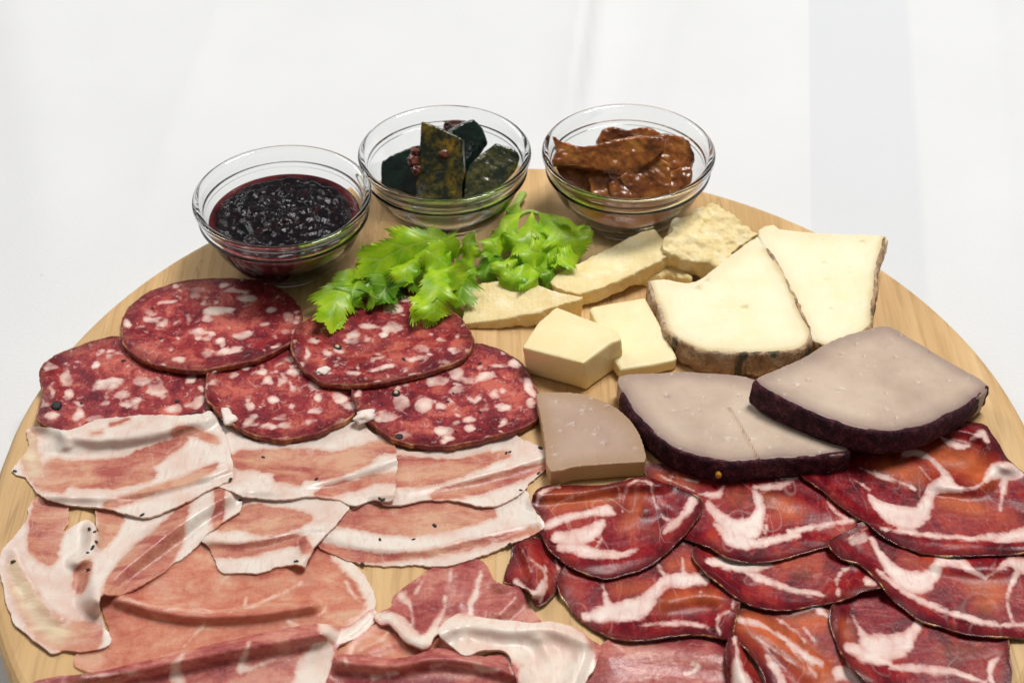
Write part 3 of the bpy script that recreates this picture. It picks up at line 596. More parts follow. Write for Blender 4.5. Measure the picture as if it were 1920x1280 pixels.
pancetta('short pancetta slice with a turned up corner, in the middle of the lower row', ('P2', [(230, 490), (280, 450), (450, 450), (650, 455), (760, 485), (812, 520), (765, 580), (700, 650), (635, 720), (605, 780), (582, 832), (540, 815), (430, 830), (330, 860), (220, 858), (150, 850), (118, 790), (90, 725), (48, 692), (70, 650), (130, 610), (200, 570)]),
    [('P2', [(160, 615, 50), (280, 575, 110), (400, 595, 130), (500, 585, 90), (595, 582, 36)]), ('P2', [(100, 742, 50), (250, 747, 55), (380, 722, 50), (480, 697, 45), (560, 692, 40), (590, 740, 36)])],
    ridges=[('P2', [(100, 690), (300, 690), (500, 650), (660, 620)], 2.2, 45), ('P2', [(540, 830), (590, 760), (600, 700)], 3.0, 40)], seed=52, specks=[(530, 800), (545, 803)], crop='P2')
pancD, zD = pancetta('folded pancetta slice lying at the left edge of the board', ('P3', [(170, 100), (250, 70), (345, 75), (356, 150), (352, 225), (330, 260), (370, 235), (450, 205), (488, 240), (505, 260), (488, 150), (520, 100), (620, 110), (750, 150), (900, 90), (1050, 40), (1150, 12), (1205, 15), (1235, 75), (1240, 150), (1150, 212), (1060, 275), (1000, 350), (880, 440), (750, 530),
    (620, 590), (525, 585), (512, 640), (522, 705), (565, 800), (548, 850), (440, 882), (330, 872), (260, 882), (190, 830), (120, 770), (55, 690), (15, 570), (0, 450), (20, 350), (85, 270), (140, 190)]),
    [('P3', [(260, 100, 170), (250, 220, 180), (230, 310, 150), (262, 400, 60)]), ('P3', [(560, 140, 120), (570, 230, 110), (530, 320, 40)]), ('P3', [(950, 140, 40), (900, 220, 90), (850, 320, 160), (750, 420, 200), (650, 505, 160), (560, 570, 50)]), ('P3', [(1135, 20, 45), (1127, 120, 45), (1117, 220, 45)]),
     ('P3', [(440, 440, 60), (412, 500, 76), (412, 560, 30)]), ('P3', [(60, 430, 50), (110, 560, 80), (190, 700, 100), (300, 790, 110), (450, 810, 130)])],
    tone=[('P3', [(60, 430, 130), (110, 560, 140), (190, 700, 160), (300, 790, 150)], 1.0)],
    ridges=[('P3', [(500, 600), (600, 480), (780, 330), (980, 180), (1150, 80)], 4.0, 70), ('P3', [(480, 240), (470, 360), (400, 420)], 3.0, 40), ('P3', [(500, 640), (480, 520), (490, 420)], 3.0, 45), ('P3', [(90, 350), (160, 520), (300, 700)], 1.6, 60)], seed=53,
    specks=[(458, 255), (490, 265), (490, 320), (470, 352), (455, 372), (480, 345), (462, 460), (1222, 72), (1230, 105), (1180, 10), (70, 422), (730, 180)], crop='P3')

# ------------------------------------------------------------------ salami, with pancetta rows tucked in between
SG = 'salami slices at the back left'
def salami(label, outline, spots, seed, ridges=(), corns=(), chips=(), crop='S5', n=70, tone=(), grains=()):
    def field(vv, pl):
        rg = np.random.default_rng(seed); best = np.full(len(vv), -9.0)
        lo, hi = vv.min(0), vv.max(0)
        wob = np.c_[fbm(vv, 260, 2, seed + 1), fbm(vv, 260, 2, seed + 2)] - .5
        q = vv + wob * .0028
        E = []
        for (c, x, y, a, b, th) in spots:
            p = pl(px(c, [(x, y)]))[0, :2]; s = CROPS[c][2] * MMPX / 1000
            E.append((p[0], p[1], a * s * .5, b * s * .72, math.radians(-th)))
        for k in range(n):
            r = rg.choice([.0007, .001, .0015, .0021], p=[.55, .30, .12, .03])
            p = rg.uniform(lo, hi); E.append((p[0], p[1], r * rg.uniform(.9, 1.6), r * rg.uniform(.55, 1.0), rg.uniform(0, 3.14)))
        for (x, y, a, b, th) in E:
            dx, dy = q[:, 0] - x, q[:, 1] - y; u = dx * math.cos(th) + dy * math.sin(th); v = -dx * math.sin(th) + dy * math.cos(th)
            best = np.maximum(best, (1 - np.hypot(u / a, v / b)) * min(a, b) * 1000)
        return best
    o, zat = sheet(None, 'meat', MT['salami'], outline, .0024, fatfield=field, ridges=ridges, drape=2.2, seed=seed, wob=.5, rough_edge=.45, edge_lift=(.5, 3), tone=tone,
                   casing=(MT['casing'], .32, .5), new=('salami_slice', label, 'salami', SG))
    for k, (c, x, y, r) in enumerate(corns):
        q = zat(px(c, [(x, y)]))[0]
        pc = pebble('peppercorn', q + np.array([0, 0, r * .05]), r, MT['pepper'], o, (1, .9, .5), seed + k, 3, .3)
        if r > .0013 and k == 0 and seed != 62: pebble('pepper_core', q + np.array([0, 0, r * .42]), r * .55, MT['pepper_core'], pc, (1, .9, .3), seed + k, 2, .3)
    for k, (c, x, y, r) in enumerate(chips):
        q = zat(px(c, [(x, y)]))[0]
        pebble('fat_chip', q + np.array([0, 0, r * .1]), r * .72, MT['fat_chip'], o, (.8, 1.3, .42), seed + k, 3, 1.3)
    if grains: speck(o, zat, grains[0], grains[1], .0006, seed)
    return o
salami('salami slice lying furthest left, with one dark peppercorn near its corner', ('S5', [(228, 645), (300, 570), (420, 508), (560, 468), (690, 455), (900, 470), (1080, 550), (1170, 660), (1185, 770), (1180, 860), (1000, 960), (700, 1020), (430, 1010), (300, 965), (208, 918), (222, 830), (238, 740)]),
    [('S5', 600, 720, 190, 80, -20), ('S5', 800, 705, 110, 60, 10), ('S5', 880, 750, 110, 65, 5), ('S5', 375, 690, 60, 110, -20), ('S5', 540, 615, 60, 50, 0), ('S5', 680, 785, 90, 45, 20), ('S5', 440, 880, 60, 80, 0), ('S5', 300, 895, 80, 35, 0), ('S5', 280, 625, 90, 45, 10), ('S5', 290, 760, 30, 90, 0),
     ('S5', 390, 770, 60, 60, 0), ('S5', 520, 915, 90, 40, 0), ('S5', 560, 540, 40, 25, 0), ('S5', 670, 550, 55, 22, 0), ('S5', 985, 860, 90, 60, 0), ('S5', 600, 820, 50, 40, 0), ('S5', 1120, 800, 50, 40, 0), ('S5', 1080, 690, 60, 40, 0)],
    62, ridges=[('S5', [(250, 880), (300, 800), (250, 680)], 1.6, 90)], corns=[('S5', 322, 840, .0021), ('S5', 1000, 815, .0008)], grains=('S5', [(455, 825), (700, 590)]), n=60)
pancetta('pancetta slice with a pointed right end, beside the rindless grey cheese', ('P2', [(960, 470), (960, 260), (1045, 210), (1120, 235), (1260, 228), (1400, 200), (1530, 168), (1620, 138), (1700, 178), (1790, 213), (1826, 245), (1832, 310), (1795, 352), (1745, 392), (1682, 450), (1600, 500), (1500, 516), (1350, 492), (1230, 482), (1050, 512)]),
    [('P2', [(1000, 310, 100), (1080, 320, 110), (1200, 340, 130), (1350, 325, 90), (1480, 285, 60), (1620, 245, 26)]), ('P2', [(1060, 390, 50), (1180, 385, 60)]), ('P2', [(1250, 460, 36), (1400, 432, 66), (1550, 392, 66), (1700, 342, 56), (1815, 310, 26)])],
    tone=[('P2', [(1060, 360, 60), (1250, 360, 60)], .0)], ridges=[('P2', [(1060, 440), (1300, 400), (1560, 330), (1800, 260)], 1.8, 50)], seed=54, specks=[(1632, 237), (1787, 218), (1783, 347), (1690, 440), (1620, 245)], crop='P2')
pancetta('pancetta slice with a sharp straight right edge, in the middle of the upper row', ('P2', [(20, 320), (30, 180), (60, 70), (110, 40), (200, 110), (300, 180), (450, 195), (580, 178), (700, 130), (800, 88), (870, 88), (920, 138), (1000, 172), (1046, 200), (1050, 330), (1046, 460), (1010, 492), (930, 490), (830, 517), (740, 482), (600, 467), (450, 482), (280, 472), (200, 440), (100, 400)]),
    [('P2', [(250, 275, 80), (420, 285, 110), (600, 305, 150), (750, 300, 120), (880, 255, 100), (960, 215, 60), (1035, 215, 50)]), ('P2', [(450, 365, 50), (550, 385, 40)]), ('P2', [(640, 455, 16), (720, 432, 56), (840, 407, 46), (950, 372, 44), (1044, 372, 46)]), ('P2', [(150, 250, 30), (260, 310, 46)])],
    ridges=[('P2', [(250, 430), (450, 420), (700, 380), (900, 320), (1040, 270)], 1.8, 50), ('P2', [(840, 510), (900, 460), (1030, 450)], 1.8, 40)], seed=55, specks=[(965, 478), (985, 482), (365, 265), (640, 377)], crop='P2')
pancetta('widest pancetta slice, upper left of the pancetta, with a ragged pale left end', ('P1', [(80, 482), (122, 420), (182, 330), (172, 232), (230, 206), (330, 206), (420, 226), (560, 190), (640, 156), (800, 140), (950, 125), (1150, 128), (1280, 123), (1352, 105), (1410, 180), (1450, 280), (1490, 400), (1502, 480), (1490, 542), (1380, 592), (1200, 682), (1050, 750), (930, 782), (820, 762),
    (650, 722), (450, 702), (300, 662), (225, 612), (165, 535), (105, 512)]),
    [('P1', [(330, 475, 110), (480, 505, 150), (650, 505, 160), (800, 480, 160), (950, 405, 140), (1080, 340, 90), (1180, 292, 50)]), ('P1', [(680, 565, 70), (800, 545, 80), (950, 512, 90)]), ('P1', [(1150, 242, 80), (1230, 232, 56), (1330, 272, 46), (1400, 300, 20)]),
     ('P1', [(1385, 455, 24), (1280, 512, 56), (1150, 562, 40), (1000, 602, 36), (850, 662, 44), (700, 702, 44)]), ('P1', [(250, 565, 60), (400, 595, 56)]), ('P1', [(715, 187, 12), (830, 155, 16)]), ('P1', [(590, 252, 5), (650, 240, 6)]), ('P1', [(200, 270, 70), (190, 400, 90), (230, 500, 90)])],
    tone=[('P1', [(200, 270, 110), (190, 400, 130), (230, 500, 130)], 1.0)], ridges=[('P1', [(330, 300), (600, 290), (900, 230), (1200, 170)], 1.2, 90), ('P1', [(300, 640), (600, 650), (900, 620), (1200, 560), (1450, 470)], 2.2, 55), ('P1', [(400, 230), (430, 330)], 1.2, 40)], seed=56,
    specks=[(910, 772), (90, 488), (1478, 550)], crop='P1')
salami('salami slice at lower centre with a white fat crumb on its front left edge', ('S6', [(15, 560), (28, 450), (120, 365), (300, 320), (480, 290), (650, 320), (800, 420), (855, 560), (822, 645), (700, 722), (560, 778), (400, 797), (260, 772), (140, 702), (60, 642)]),
    [('S6', 720, 580, 90, 60, 10), ('S6', 780, 620, 60, 50, 0), ('S6', 330, 490, 60, 36, 0), ('S6', 265, 670, 50, 36, 0), ('S6', 440, 725, 90, 40, -20), ('S6', 590, 645, 60, 36, 10), ('S6', 200, 420, 90, 40, 0), ('S6', 300, 450, 70, 36, 0), ('S6', 480, 440, 60, 60, 0), ('S6', 240, 710, 60, 60, 0), ('S6', 340, 740, 80, 30, 0),
     ('S6', 590, 520, 70, 50, 0), ('S6', 160, 465, 50, 36, 0), ('S6', 380, 590, 70, 40, 0), ('S6', 455, 375, 50, 36, -30), ('S6', 560, 705, 60, 24, 0)],
    63, chips=[('S6', 135, 690, .0042), ('S6', 50, 440, .0022)], n=70)
salami('rightmost salami slice, touching the cheese cube, with a pale cored peppercorn', ('S6', [(795, 525), (850, 410), (1000, 350), (1300, 285), (1420, 292), (1560, 322), (1680, 400), (1752, 500), (1778, 600), (1772, 682), (1680, 742), (1500, 792), (1300, 832), (1100, 822), (980, 782), (900, 722), (830, 645)]),
    [('S6', 1240, 485, 120, 50, -5), ('S6', 1350, 455, 70, 60, 0), ('S6', 1400, 485, 80, 30, 0), ('S6', 1490, 465, 110, 45, -10), ('S6', 1660, 400, 110, 45, 15), ('S6', 1730, 530, 60, 100, -20), ('S6', 1555, 410, 70, 26, 0), ('S6', 1050, 600, 90, 90, 0), ('S6', 980, 680, 90, 55, -20), ('S6', 930, 690, 60, 40, 0), ('S6', 1590, 635, 70, 40, -20),
     ('S6', 1595, 712, 60, 32, 0), ('S6', 1340, 540, 100, 45, -20), ('S6', 1260, 625, 60, 50, 0), ('S6', 1735, 605, 45, 50, 0), ('S6', 1270, 760, 110, 50, 0), ('S6', 1170, 620, 80, 90, 20), ('S6', 1500, 640, 40, 26, 0), ('S6', 1060, 780, 80, 40, 0), ('S6', 1410, 695, 50, 30, 0), ('S6', 1550, 560, 50, 40, 0)],
    64, corns=[('S6', 1020, 562, .0016), ('S6', 1040, 785, .0014)], chips=[('S6', 855, 680, .0040)], grains=('S6', [(1330, 555), (1300, 600), (1340, 760), (1465, 400), (1470, 655)]), n=55)
salami('roundest salami slice at the back left, fully visible, in front of the jam bowl', ('S5', [(686, 450), (698, 340), (760, 258), (860, 190), (1050, 140), (1250, 125), (1450, 140), (1600, 200), (1682, 290), (1698, 370), (1672, 442), (1600, 505), (1480, 565), (1300, 612), (1100, 640), (950, 627), (820, 592), (740, 545)]),
    [('S5', 1210, 310, 140, 60, -10), ('S5', 1170, 350, 70, 45, 0), ('S5', 1280, 300, 90, 50, 0), ('S5', 845, 362, 100, 45, 0), ('S5', 1400, 235, 130, 45, 0), ('S5', 1380, 440, 130, 50, -15), ('S5', 1270, 535, 150, 45, -15), ('S5', 1010, 580, 80, 45, 10), ('S5', 1105, 195, 100, 30, 0), ('S5', 1090, 220, 60, 26, 0), ('S5', 1620, 340, 55, 36, 20),
     ('S5', 1260, 165, 70, 26, 0), ('S5', 1330, 200, 150, 30, 0), ('S5', 1120, 425, 110, 40, 0), ('S5', 845, 320, 80, 36, 0), ('S5', 930, 255, 90, 30, -15), ('S5', 1600, 420, 60, 36, -20), ('S5', 1480, 385, 90, 40, -20), ('S5', 720, 380, 36, 60, 0), ('S5', 1520, 300, 60, 30, 0)],
    65, grains=('S5', [(1050, 322), (905, 462), (1395, 545), (855, 295)]), n=55)
salami('salami slice half hidden under the celery leaves, with a light cored peppercorn', ('S6', [(466, 312), (500, 205), (600, 140), (740, 75), (900, 25), (1060, 0), (1200, 30), (1330, 130), (1412, 225), (1428, 290), (1385, 362), (1250, 425), (1080, 472), (850, 503), (700, 507), (580, 472), (508, 392)]),
    [('S6', 1000, 210, 130, 70, -10), ('S6', 960, 240, 70, 50, 0), ('S6', 870, 200, 100, 40, 0), ('S6', 800, 245, 60, 60, 0), ('S6', 1120, 370, 110, 24, -8), ('S6', 920, 375, 90, 26, -15), ('S6', 1335, 325, 60, 40, -10), ('S6', 600, 275, 70, 36, 10), ('S6', 1010, 110, 110, 60, 0), ('S6', 1130, 320, 80, 20, -30), ('S6', 660, 345, 70, 40, 0), ('S6', 950, 420, 110, 26, -10),
     ('S6', 555, 350, 24, 60, 0), ('S6', 1270, 265, 50, 36, 0), ('S6', 800, 450, 60, 30, 0), ('S6', 1080, 60, 60, 36, 0), ('S6', 800, 285, 70, 36, 0)],
    66, corns=[('S6', 710, 315, .0017)], chips=[('S6', 640, 440, .0030)], grains=('S6', [(1065, 377), (600, 270), (840, 400)]), n=50,
    tone=[('S6', [(760, 320, 160), (950, 300, 160)], .25)])
# ------------------------------------------------------------------ solid pieces
def remesh_np(V, F, voxel, bevel=0.0, seg=2):
    bm = bmesh.new(); vs = [bm.verts.new(v) for v in V]
    for f in F: bm.faces.new([vs[i] for i in f])
    bmesh.ops.recalc_face_normals(bm, faces=bm.faces)
    if bevel: bmesh.ops.bevel(bm, geom=[e for e in bm.edges if e.calc_face_angle(0) > .5], offset=bevel, segments=seg, affect='EDGES', clamp_overlap=True)
    me = bpy.data.meshes.new('tmp'); bm.to_mesh(me); bm.free()
    o = bpy.data.objects.new('tmp', me); COL.objects.link(o)
    md = o.modifiers.new('r', 'REMESH'); md.mode = 'VOXEL'; md.voxel_size = voxel
    dg = bpy.context.evaluated_depsgraph_get(); ev = o.evaluated_get(dg); m2 = ev.to_mesh()
    n = len(m2.vertices); co = np.empty(n * 3); m2.vertices.foreach_get('co', co); nr = np.empty(n * 3); m2.vertices.foreach_get('normal', nr)
    FF = [tuple(p.vertices) for p in m2.polygons]
    ev.to_mesh_clear(); bpy.data.objects.remove(o); bpy.data.meshes.remove(me)
    return co.reshape(-1, 3), nr.reshape(-1, 3), FF
def relax(V, F, it=2, k=.5):
    E = np.array([(f[i], f[(i + 1) % len(f)]) for f in F for i in range(len(f))])
    for _ in range(it):
        s = np.zeros_like(V); c = np.zeros(len(V))
        np.add.at(s, E[:, 0], V[E[:, 1]]); np.add.at(c, E[:, 0], 1)
        V = V + k * (s / np.maximum(c, 1)[:, None] - V)
    return V
def raised(P, anchors):
    """photo pixels P onto the plane through three anchors (crop, x, y, mm above the board)"""
    A = np.array([at(px(c, [(x, y)]), ZB + h / 1000)[0] for c, x, y, h in anchors])
    n = np.cross(A[1] - A[0], A[2] - A[0]); n /= np.linalg.norm(n)
    if n[2] < 0: n = -n
    return on_plane(P, A[0], n), A[0], n
def slab(name, label, cat, group, mat, outline, anchors, thick=None, bevel=.0004, voxel=.00045, disp=None, part='body', pits=(), rind=None, rough=.12, shrink=(0, 0), smooth_outline=True, floor=.0002, crack=None, pores=0):
    crop, pts = outline
    P = px(crop, pts); T, p0, n = raised(P, anchors)
    if smooth_outline: T = smooth_loop(T, .0035)
    c = T.mean(0)
    if thick is None:
        B = T.copy(); B[:, 2] = ZB + floor
    else: B = T - n * thick
    B[:, 0] += shrink[0]; B[:, 1] += shrink[1]
    k = len(T)
    V = np.r_[T, B]; F = [tuple(range(k)), tuple(range(2 * k - 1, k - 1, -1))] + [(i, k + i, k + (i + 1) % k, (i + 1) % k) for i in range(k)]
    V, N, F = remesh_np(V, F, voxel, 0)
    V = relax(V, F, max(1, int(round((bevel / voxel) ** 2 * 1.6))))
    V = V + N * ((fbm(V, 90, 3, len(label)) - .5) * 2 * rough / 1000)[:, None]
    if disp is not None: V = V + N * disp(V, N)[:, None]
    for (pc, x, y, r) in pits:
        q = raised(px(pc, [(x, y)]), anchors)[0][0]; d = np.hypot(V[:, 0] - q[0], (V[:, 1] - q[1]) * .8); up = N @ n > .3
        V = V - n * (np.exp(-(d / r) ** 2) * r * 1.1 * up)[:, None]
    if pores:
        rg = np.random.default_rng(len(label)); q3 = rg.uniform(T.min(0), T.max(0), (pores, 3)); up = N @ n > .3
        for a in q3:
            r = rg.choice([.00045, .0006, .0008]); d = np.hypot((V[:, 0] - a[0]) * rg.uniform(.5, 1), V[:, 1] - a[1]); V = V - n * (np.exp(-(d / r) ** 2) * r * rg.choice([.7, .5, -.35]) * up)[:, None]
    if crack is not None:
        q = raised(px(crack[0], crack[1]), anchors)[0][:, :2]; d = seg_dist(V[:, :2], q, False); V = V - n * (np.exp(-(d / .00032) ** 2) * .0022 * (N @ n > .3))[:, None]
    loc = (float(c[0]), float(c[1]), float(V[:, 2].min()))
    o = thing(name, label, cat, loc, group)
    attrs = {'top': np.clip(N @ n, 0, 1), 'out': seg_dist(V[:, :2], T[:, :2]) * 1000}
    if rind is not None:
        rp = raised(px(*rind['path']), anchors)[0]; rp = smooth_loop(rp, .0008, closed=False)
        attrs['rim'] = np.minimum(seg_dist(V[:, :2], rp[::3, :2], False) * 1000, 50)
    else: attrs['rim'] = np.full(len(V), 50.0)
    mesh_obj(part, V, F, mat, o, attrs=attrs)
    if rind is not None:
        t = np.gradient(rp, axis=0); nn = np.c_[t[:, 1], -t[:, 0]]; nn /= np.linalg.norm(nn, axis=1)[:, None]
        if ((rp[:, :2] + nn * .002 - c[:2]) ** 2).sum() < ((rp[:, :2] - c[:2]) ** 2).sum(): nn = -nn
        m_ = len(rp); lv = 12; rows = []
        zb = np.full(m_, ZB + floor) if thick is None else rp[:, 2] - thick * n[2]
        nx = np.c_[nn, np.zeros(m_)]
        w = rind.get('out', .0006); amp = rind.get('amp', .0006); wave = rind.get('wave', .0004)
        top = rp[:, 2] + wave * (fbm(rp, 260, 2, 3) - .45) * 2
        sl = 0 if thick is None else 1
        for j in range(lv + 1):
            f = j / lv; z = top * (1 - f) + zb * f
            base = rp[:, :2] - (n[:2] * thick * f if sl else np.array([-shrink[0], -shrink[1]]) * f)
            p = np.c_[base, z]; bulge = w * (1 - (2 * f - 1) ** 4) + w * .35
            rows.append(p + nx * (bulge + amp * (fbm(p, 420, 3, 8) - .5) * 2 + amp * 1.2 * (fbm(p, 130, 2, 9) - .5))[:, None])
        inn = np.c_[rp[:, :2], top] - nx * .0009; inn[:, 2] -= .0002
        rows = [inn - np.array([0, 0, .0006]), inn, inn * .4 + rows[0] * .6 + np.array([0, 0, .0001])] + rows
        RV = np.concatenate(rows); RF = [(j * m_ + i, j * m_ + i + 1, (j + 1) * m_ + i + 1, (j + 1) * m_ + i) for j in range(len(rows) - 1) for i in range(m_ - 1)]
        mesh_obj('rind', RV, RF, rind['mat'], o)
    return o

def mat_cheese(name, core, edge, hole, scale=120, sss=.3, rimw=(2.0, 5.0), rough=.5, grain=.35, bd=.0004, speck=None, side=None, edge_darkness=.22):
    m = M(name)
    f = m.noise(scale, 4, .6); g = m.noise(scale * 6, 3, .6)
    col = m.ramp(f, [(.3, core[0]), (.7, core[1])])
    rim = m.mapr(m.math('ADD', m.attr('rim'), m.math('MULTIPLY', m.math('SUBTRACT', f, .5), 3.0)), rimw[0] * .1, rimw[1], 1, 0)
    col = m.mix(m.math('MULTIPLY', rim, .9), col, edge)
    edge_dark = m.mapr(m.math('ADD', m.attr('out'), m.math('MULTIPLY', m.math('SUBTRACT', m.noise(60, 2), .5), 5.0)), .0, 8.0, edge_darkness, 0)  # mixes in a darker edge colour towards the outline
    col = m.mix(edge_dark, col, tuple(c * .80 for c in edge))
    if hole is not None: col = m.mix(m.mapr(m.noise(330, 2, .5), .70, .78, 0, .5), col, hole)
    if side is not None: col = m.mix(m.mapr(m.attr('top'), .35, .75, .8, 0), col, side)
    if speck: col = m.mix(m.mapr(m.noise(speck[1], 3, .6), speck[2], speck[3], 0, speck[4]), col, speck[0])
    return m.done(Base_Color=col, Roughness=rough, Normal=m.bump(m.math('ADD', m.math('ADD', m.math('MULTIPLY', f, .8), g), m.math('MULTIPLY', m.noise(700, 2, .5, m.n('Mapping', Vector=m.pos, Rotation=(0, 0, .6), Scale=(1, .07, 1)).outputs[0]), 1.1)), grain, bd), Subsurface_Weight=sss, Subsurface_Radius=(1, .7, .4), Subsurface_Scale=.003, Specular_IOR_Level=.35)
MT['parm'] = mat_cheese('hard_grana_cheese', [srgb(234, 210, 148), srgb(245, 228, 180)], srgb(230, 198, 130), None, 140, .3, grain=.5, bd=.0005, rough=.6, speck=(srgb(250, 240, 212), 160, .52, .7, .55))
MT['cube'] = mat_cheese('semi_hard_cheese', [srgb(240, 222, 168), srgb(247, 234, 190)], srgb(236, 214, 160), None, 60, .35, grain=.25, rough=.42)
MT['soft'] = mat_cheese('soft_cream_cheese', [srgb(242, 230, 188), srgb(248, 240, 210)], srgb(214, 188, 138), None, 70, .35, grain=.25, rough=.48, rimw=(.5, 3.2))
MT['grey'] = mat_cheese('wine_soaked_cheese', [srgb(182, 160, 142), srgb(208, 188, 168)], srgb(148, 122, 114), srgb(222, 206, 190), 45, .2, grain=.3, rough=.4, edge_darkness=.55, rimw=(.2, 3.0))
MT['grey_tan'] = mat_cheese('wine_soaked_cheese_tan', [srgb(174, 146, 128), srgb(192, 166, 148)], srgb(176, 138, 96), srgb(222, 206, 190), 45, .2, grain=.3, rough=.4, edge_darkness=.55, rimw=(.2, 3.6), side=srgb(206, 170, 122))
def mat_rind_dark():
    m = M('dark_wine_rind'); f = m.noise(260, 5, .7); g = m.noise(900, 3, .7)
    col = m.ramp(f, [(.3, srgb(22, 8, 16)), (.5, srgb(70, 28, 42)), (.7, srgb(120, 68, 72))])
    col = m.mix(m.mapr(g, .5, .62, 0, .8), col, srgb(20, 8, 14))
    return m.done(Base_Color=col, Roughness=.75, Normal=m.bump(g, .8, .0012), Specular_IOR_Level=.25)
def mat_rind_mould():
    m = M('mottled_natural_rind'); f = m.noise(160, 5, .7); g = m.noise(420, 4, .7); b = m.noise(120, 3, .6, m.scaled((1, 1, .3)))
    col = m.ramp(f, [(.3, srgb(150, 112, 80)), (.5, srgb(190, 158, 124)), (.7, srgb(222, 204, 180))])
    col = m.mix(m.mapr(g, .5, .64, 0, .75), col, srgb(138, 112, 92)); col = m.mix(m.mapr(b, .56, .64, 0, .85), col, srgb(70, 76, 66))
    return m.done(Base_Color=col, Roughness=.85, Normal=m.bump(m.math('ADD', f, g), .9, .0012), Specular_IOR_Level=.2)
MT['rind_dark'] = mat_rind_dark(); MT['rind_mould'] = mat_rind_mould()

def crumb(a, f=140, seed=2):
    def d(V, N):
        n1 = fbm(V, f, 4, seed); r = np.abs(fbm(V, f * .6, 3, seed + 5) - .5) * 2
        return a * ((n1 - .5) * 1.5 - r * .9 + .25)
    return d
def crumb_side(a, f=140, seed=2, top=.35):
    g = crumb(a, f, seed)
    return lambda V, N: g(V, N) * np.where(N[:, 2] > .6, top, 1.0)
# grey wine-soaked slices
GG = 'grey wine-soaked cheese slices'
slab('cheese_slice', 'small grey cheese slice without a dark rind, next to the pancetta tip', 'cheese', GG, MT['grey_tan'], pores=30, outline= ('T3', [(482, 688), (540, 682), (700, 686), (830, 722), (960, 800), (1045, 910), (1085, 1050), (1068, 1064), (950, 1070), (820, 1080), (690, 1090), (552, 1112), (528, 960), (506, 830)]),
    anchors=[('T3', 500, 700, 7.2), ('T3', 960, 800, 7.2), ('T3', 550, 1110, 7.2)], pits=[('T3', 672, 868, .0007), ('T3', 690, 858, .0006), ('T3', 573, 985, .0004), ('T3', 512, 868, .0004)], bevel=.00032, smooth_outline=True, shrink=(.0002, .0002))
grey_big = slab('cheese_slice', 'large grey cheese slice with dark purple rind and a crack, lying under another', 'cheese', GG, MT['grey'], pores=60, outline= ('T4', [(48, 770), (200, 756), (400, 752), (650, 782), (800, 880), (950, 1000), (1075, 1104), (900, 1128), (760, 1136), (680, 1140), (540, 1150), (420, 1130), (280, 1080), (170, 990), (95, 900), (62, 840)]),
    anchors=[('T4', 100, 790, 9.0), ('T4', 1000, 1090, 8.5), ('T4', 400, 1100, 10.0)], bevel=.00032, pits=[('T4', 265, 862, .0010), ('T4', 424, 865, .0005), ('T4', 408, 925, .0005), ('T4', 585, 860, .0007), ('T4', 350, 920, .0004), ('T4', 560, 1082, .0004), ('T4', 460, 1050, .0005)],
    crack=('T4', [(540, 912), (600, 1010), (672, 1145)]), rind=dict(path=('T4', [(62, 842), (95, 902), (170, 992), (280, 1082), (420, 1132), (540, 1152), (680, 1142), (760, 1138), (900, 1130), (1075, 1106)]), mat=MT['rind_dark'], out=.0007, amp=.0005))
slab('cheese_slice', 'topmost grey cheese slice with a thick dark rind, resting on another', 'cheese', GG, MT['grey'], pores=60, outline= ('T4', [(655, 786), (760, 735), (880, 680), (950, 635), (1040, 592), (1140, 565), (1240, 545), (1340, 598), (1500, 695), (1690, 812), (1600, 890), (1500, 945), (1400, 990), (1250, 1015), (1130, 1005), (980, 960), (820, 890), (720, 838)]),
    anchors=[('T4', 690, 800, 18.5), ('T4', 1240, 548, 12.5), ('T4', 1680, 812, 11.0)], thick=.0095, bevel=.00032, pits=[('T4', 1140, 684, .0006), ('T4', 1280, 690, .0007), ('T4', 890, 790, .0007), ('T4', 1285, 960, .0006), ('T4', 1155, 945, .0004), ('T4', 1240, 850, .0005)],
    rind=dict(path=('T4', [(652, 790), (720, 840), (820, 892), (980, 962), (1130, 1007), (1250, 1017), (1400, 992), (1500, 947), (1600, 892), (1688, 816)]), mat=MT['rind_dark'], out=.0008, amp=.0005))
_q = raised(px('T4', [(493, 1150)]), [('T4', 100, 790, 9.0), ('T4', 1000, 1090, 8.5), ('T4', 400, 1100, 10.0)])[0][0]
pebble('mustard_seed', _q + np.array([0, -.0014, -.0045]), .0013, mat_simple('mustard_seed', [(.3, srgb(170, 110, 10)), (.7, srgb(226, 170, 40))], 900, .4), grey_big, (1, .8, 1), 3, 2, .3)
# soft slices
SF = 'soft cream cheese slices with natural rind'
slab('cheese_slice', 'cream cheese slice standing against the board edge, at the far right', 'cheese', SF, MT['soft'], pores=30, outline= ('T4', [(668, 120), (735, 95), (762, 116), (980, 136), (1236, 146), (1224, 200), (1197, 290), (1190, 380), (1172, 480), (1165, 550), (1100, 600), (980, 634), (905, 612), (830, 480), (760, 320), (690, 200)]),
    anchors=[('T4', 740, 110, 15.0), ('T4', 1230, 150, 16.0), ('T4', 980, 630, 7.0)], thick=.0075, bevel=.0007, rough=.2, pits=[('T4', 990, 472, .0006), ('T4', 1070, 285, .0004), ('T4', 1010, 245, .0003)],
    rind=dict(path=('T4', [(1232, 150), (1224, 200), (1197, 290), (1190, 380), (1172, 480), (1165, 550), (1100, 600), (980, 634), (910, 614)]), mat=MT['rind_mould'], out=.0005, amp=.0008, wave=.0008))
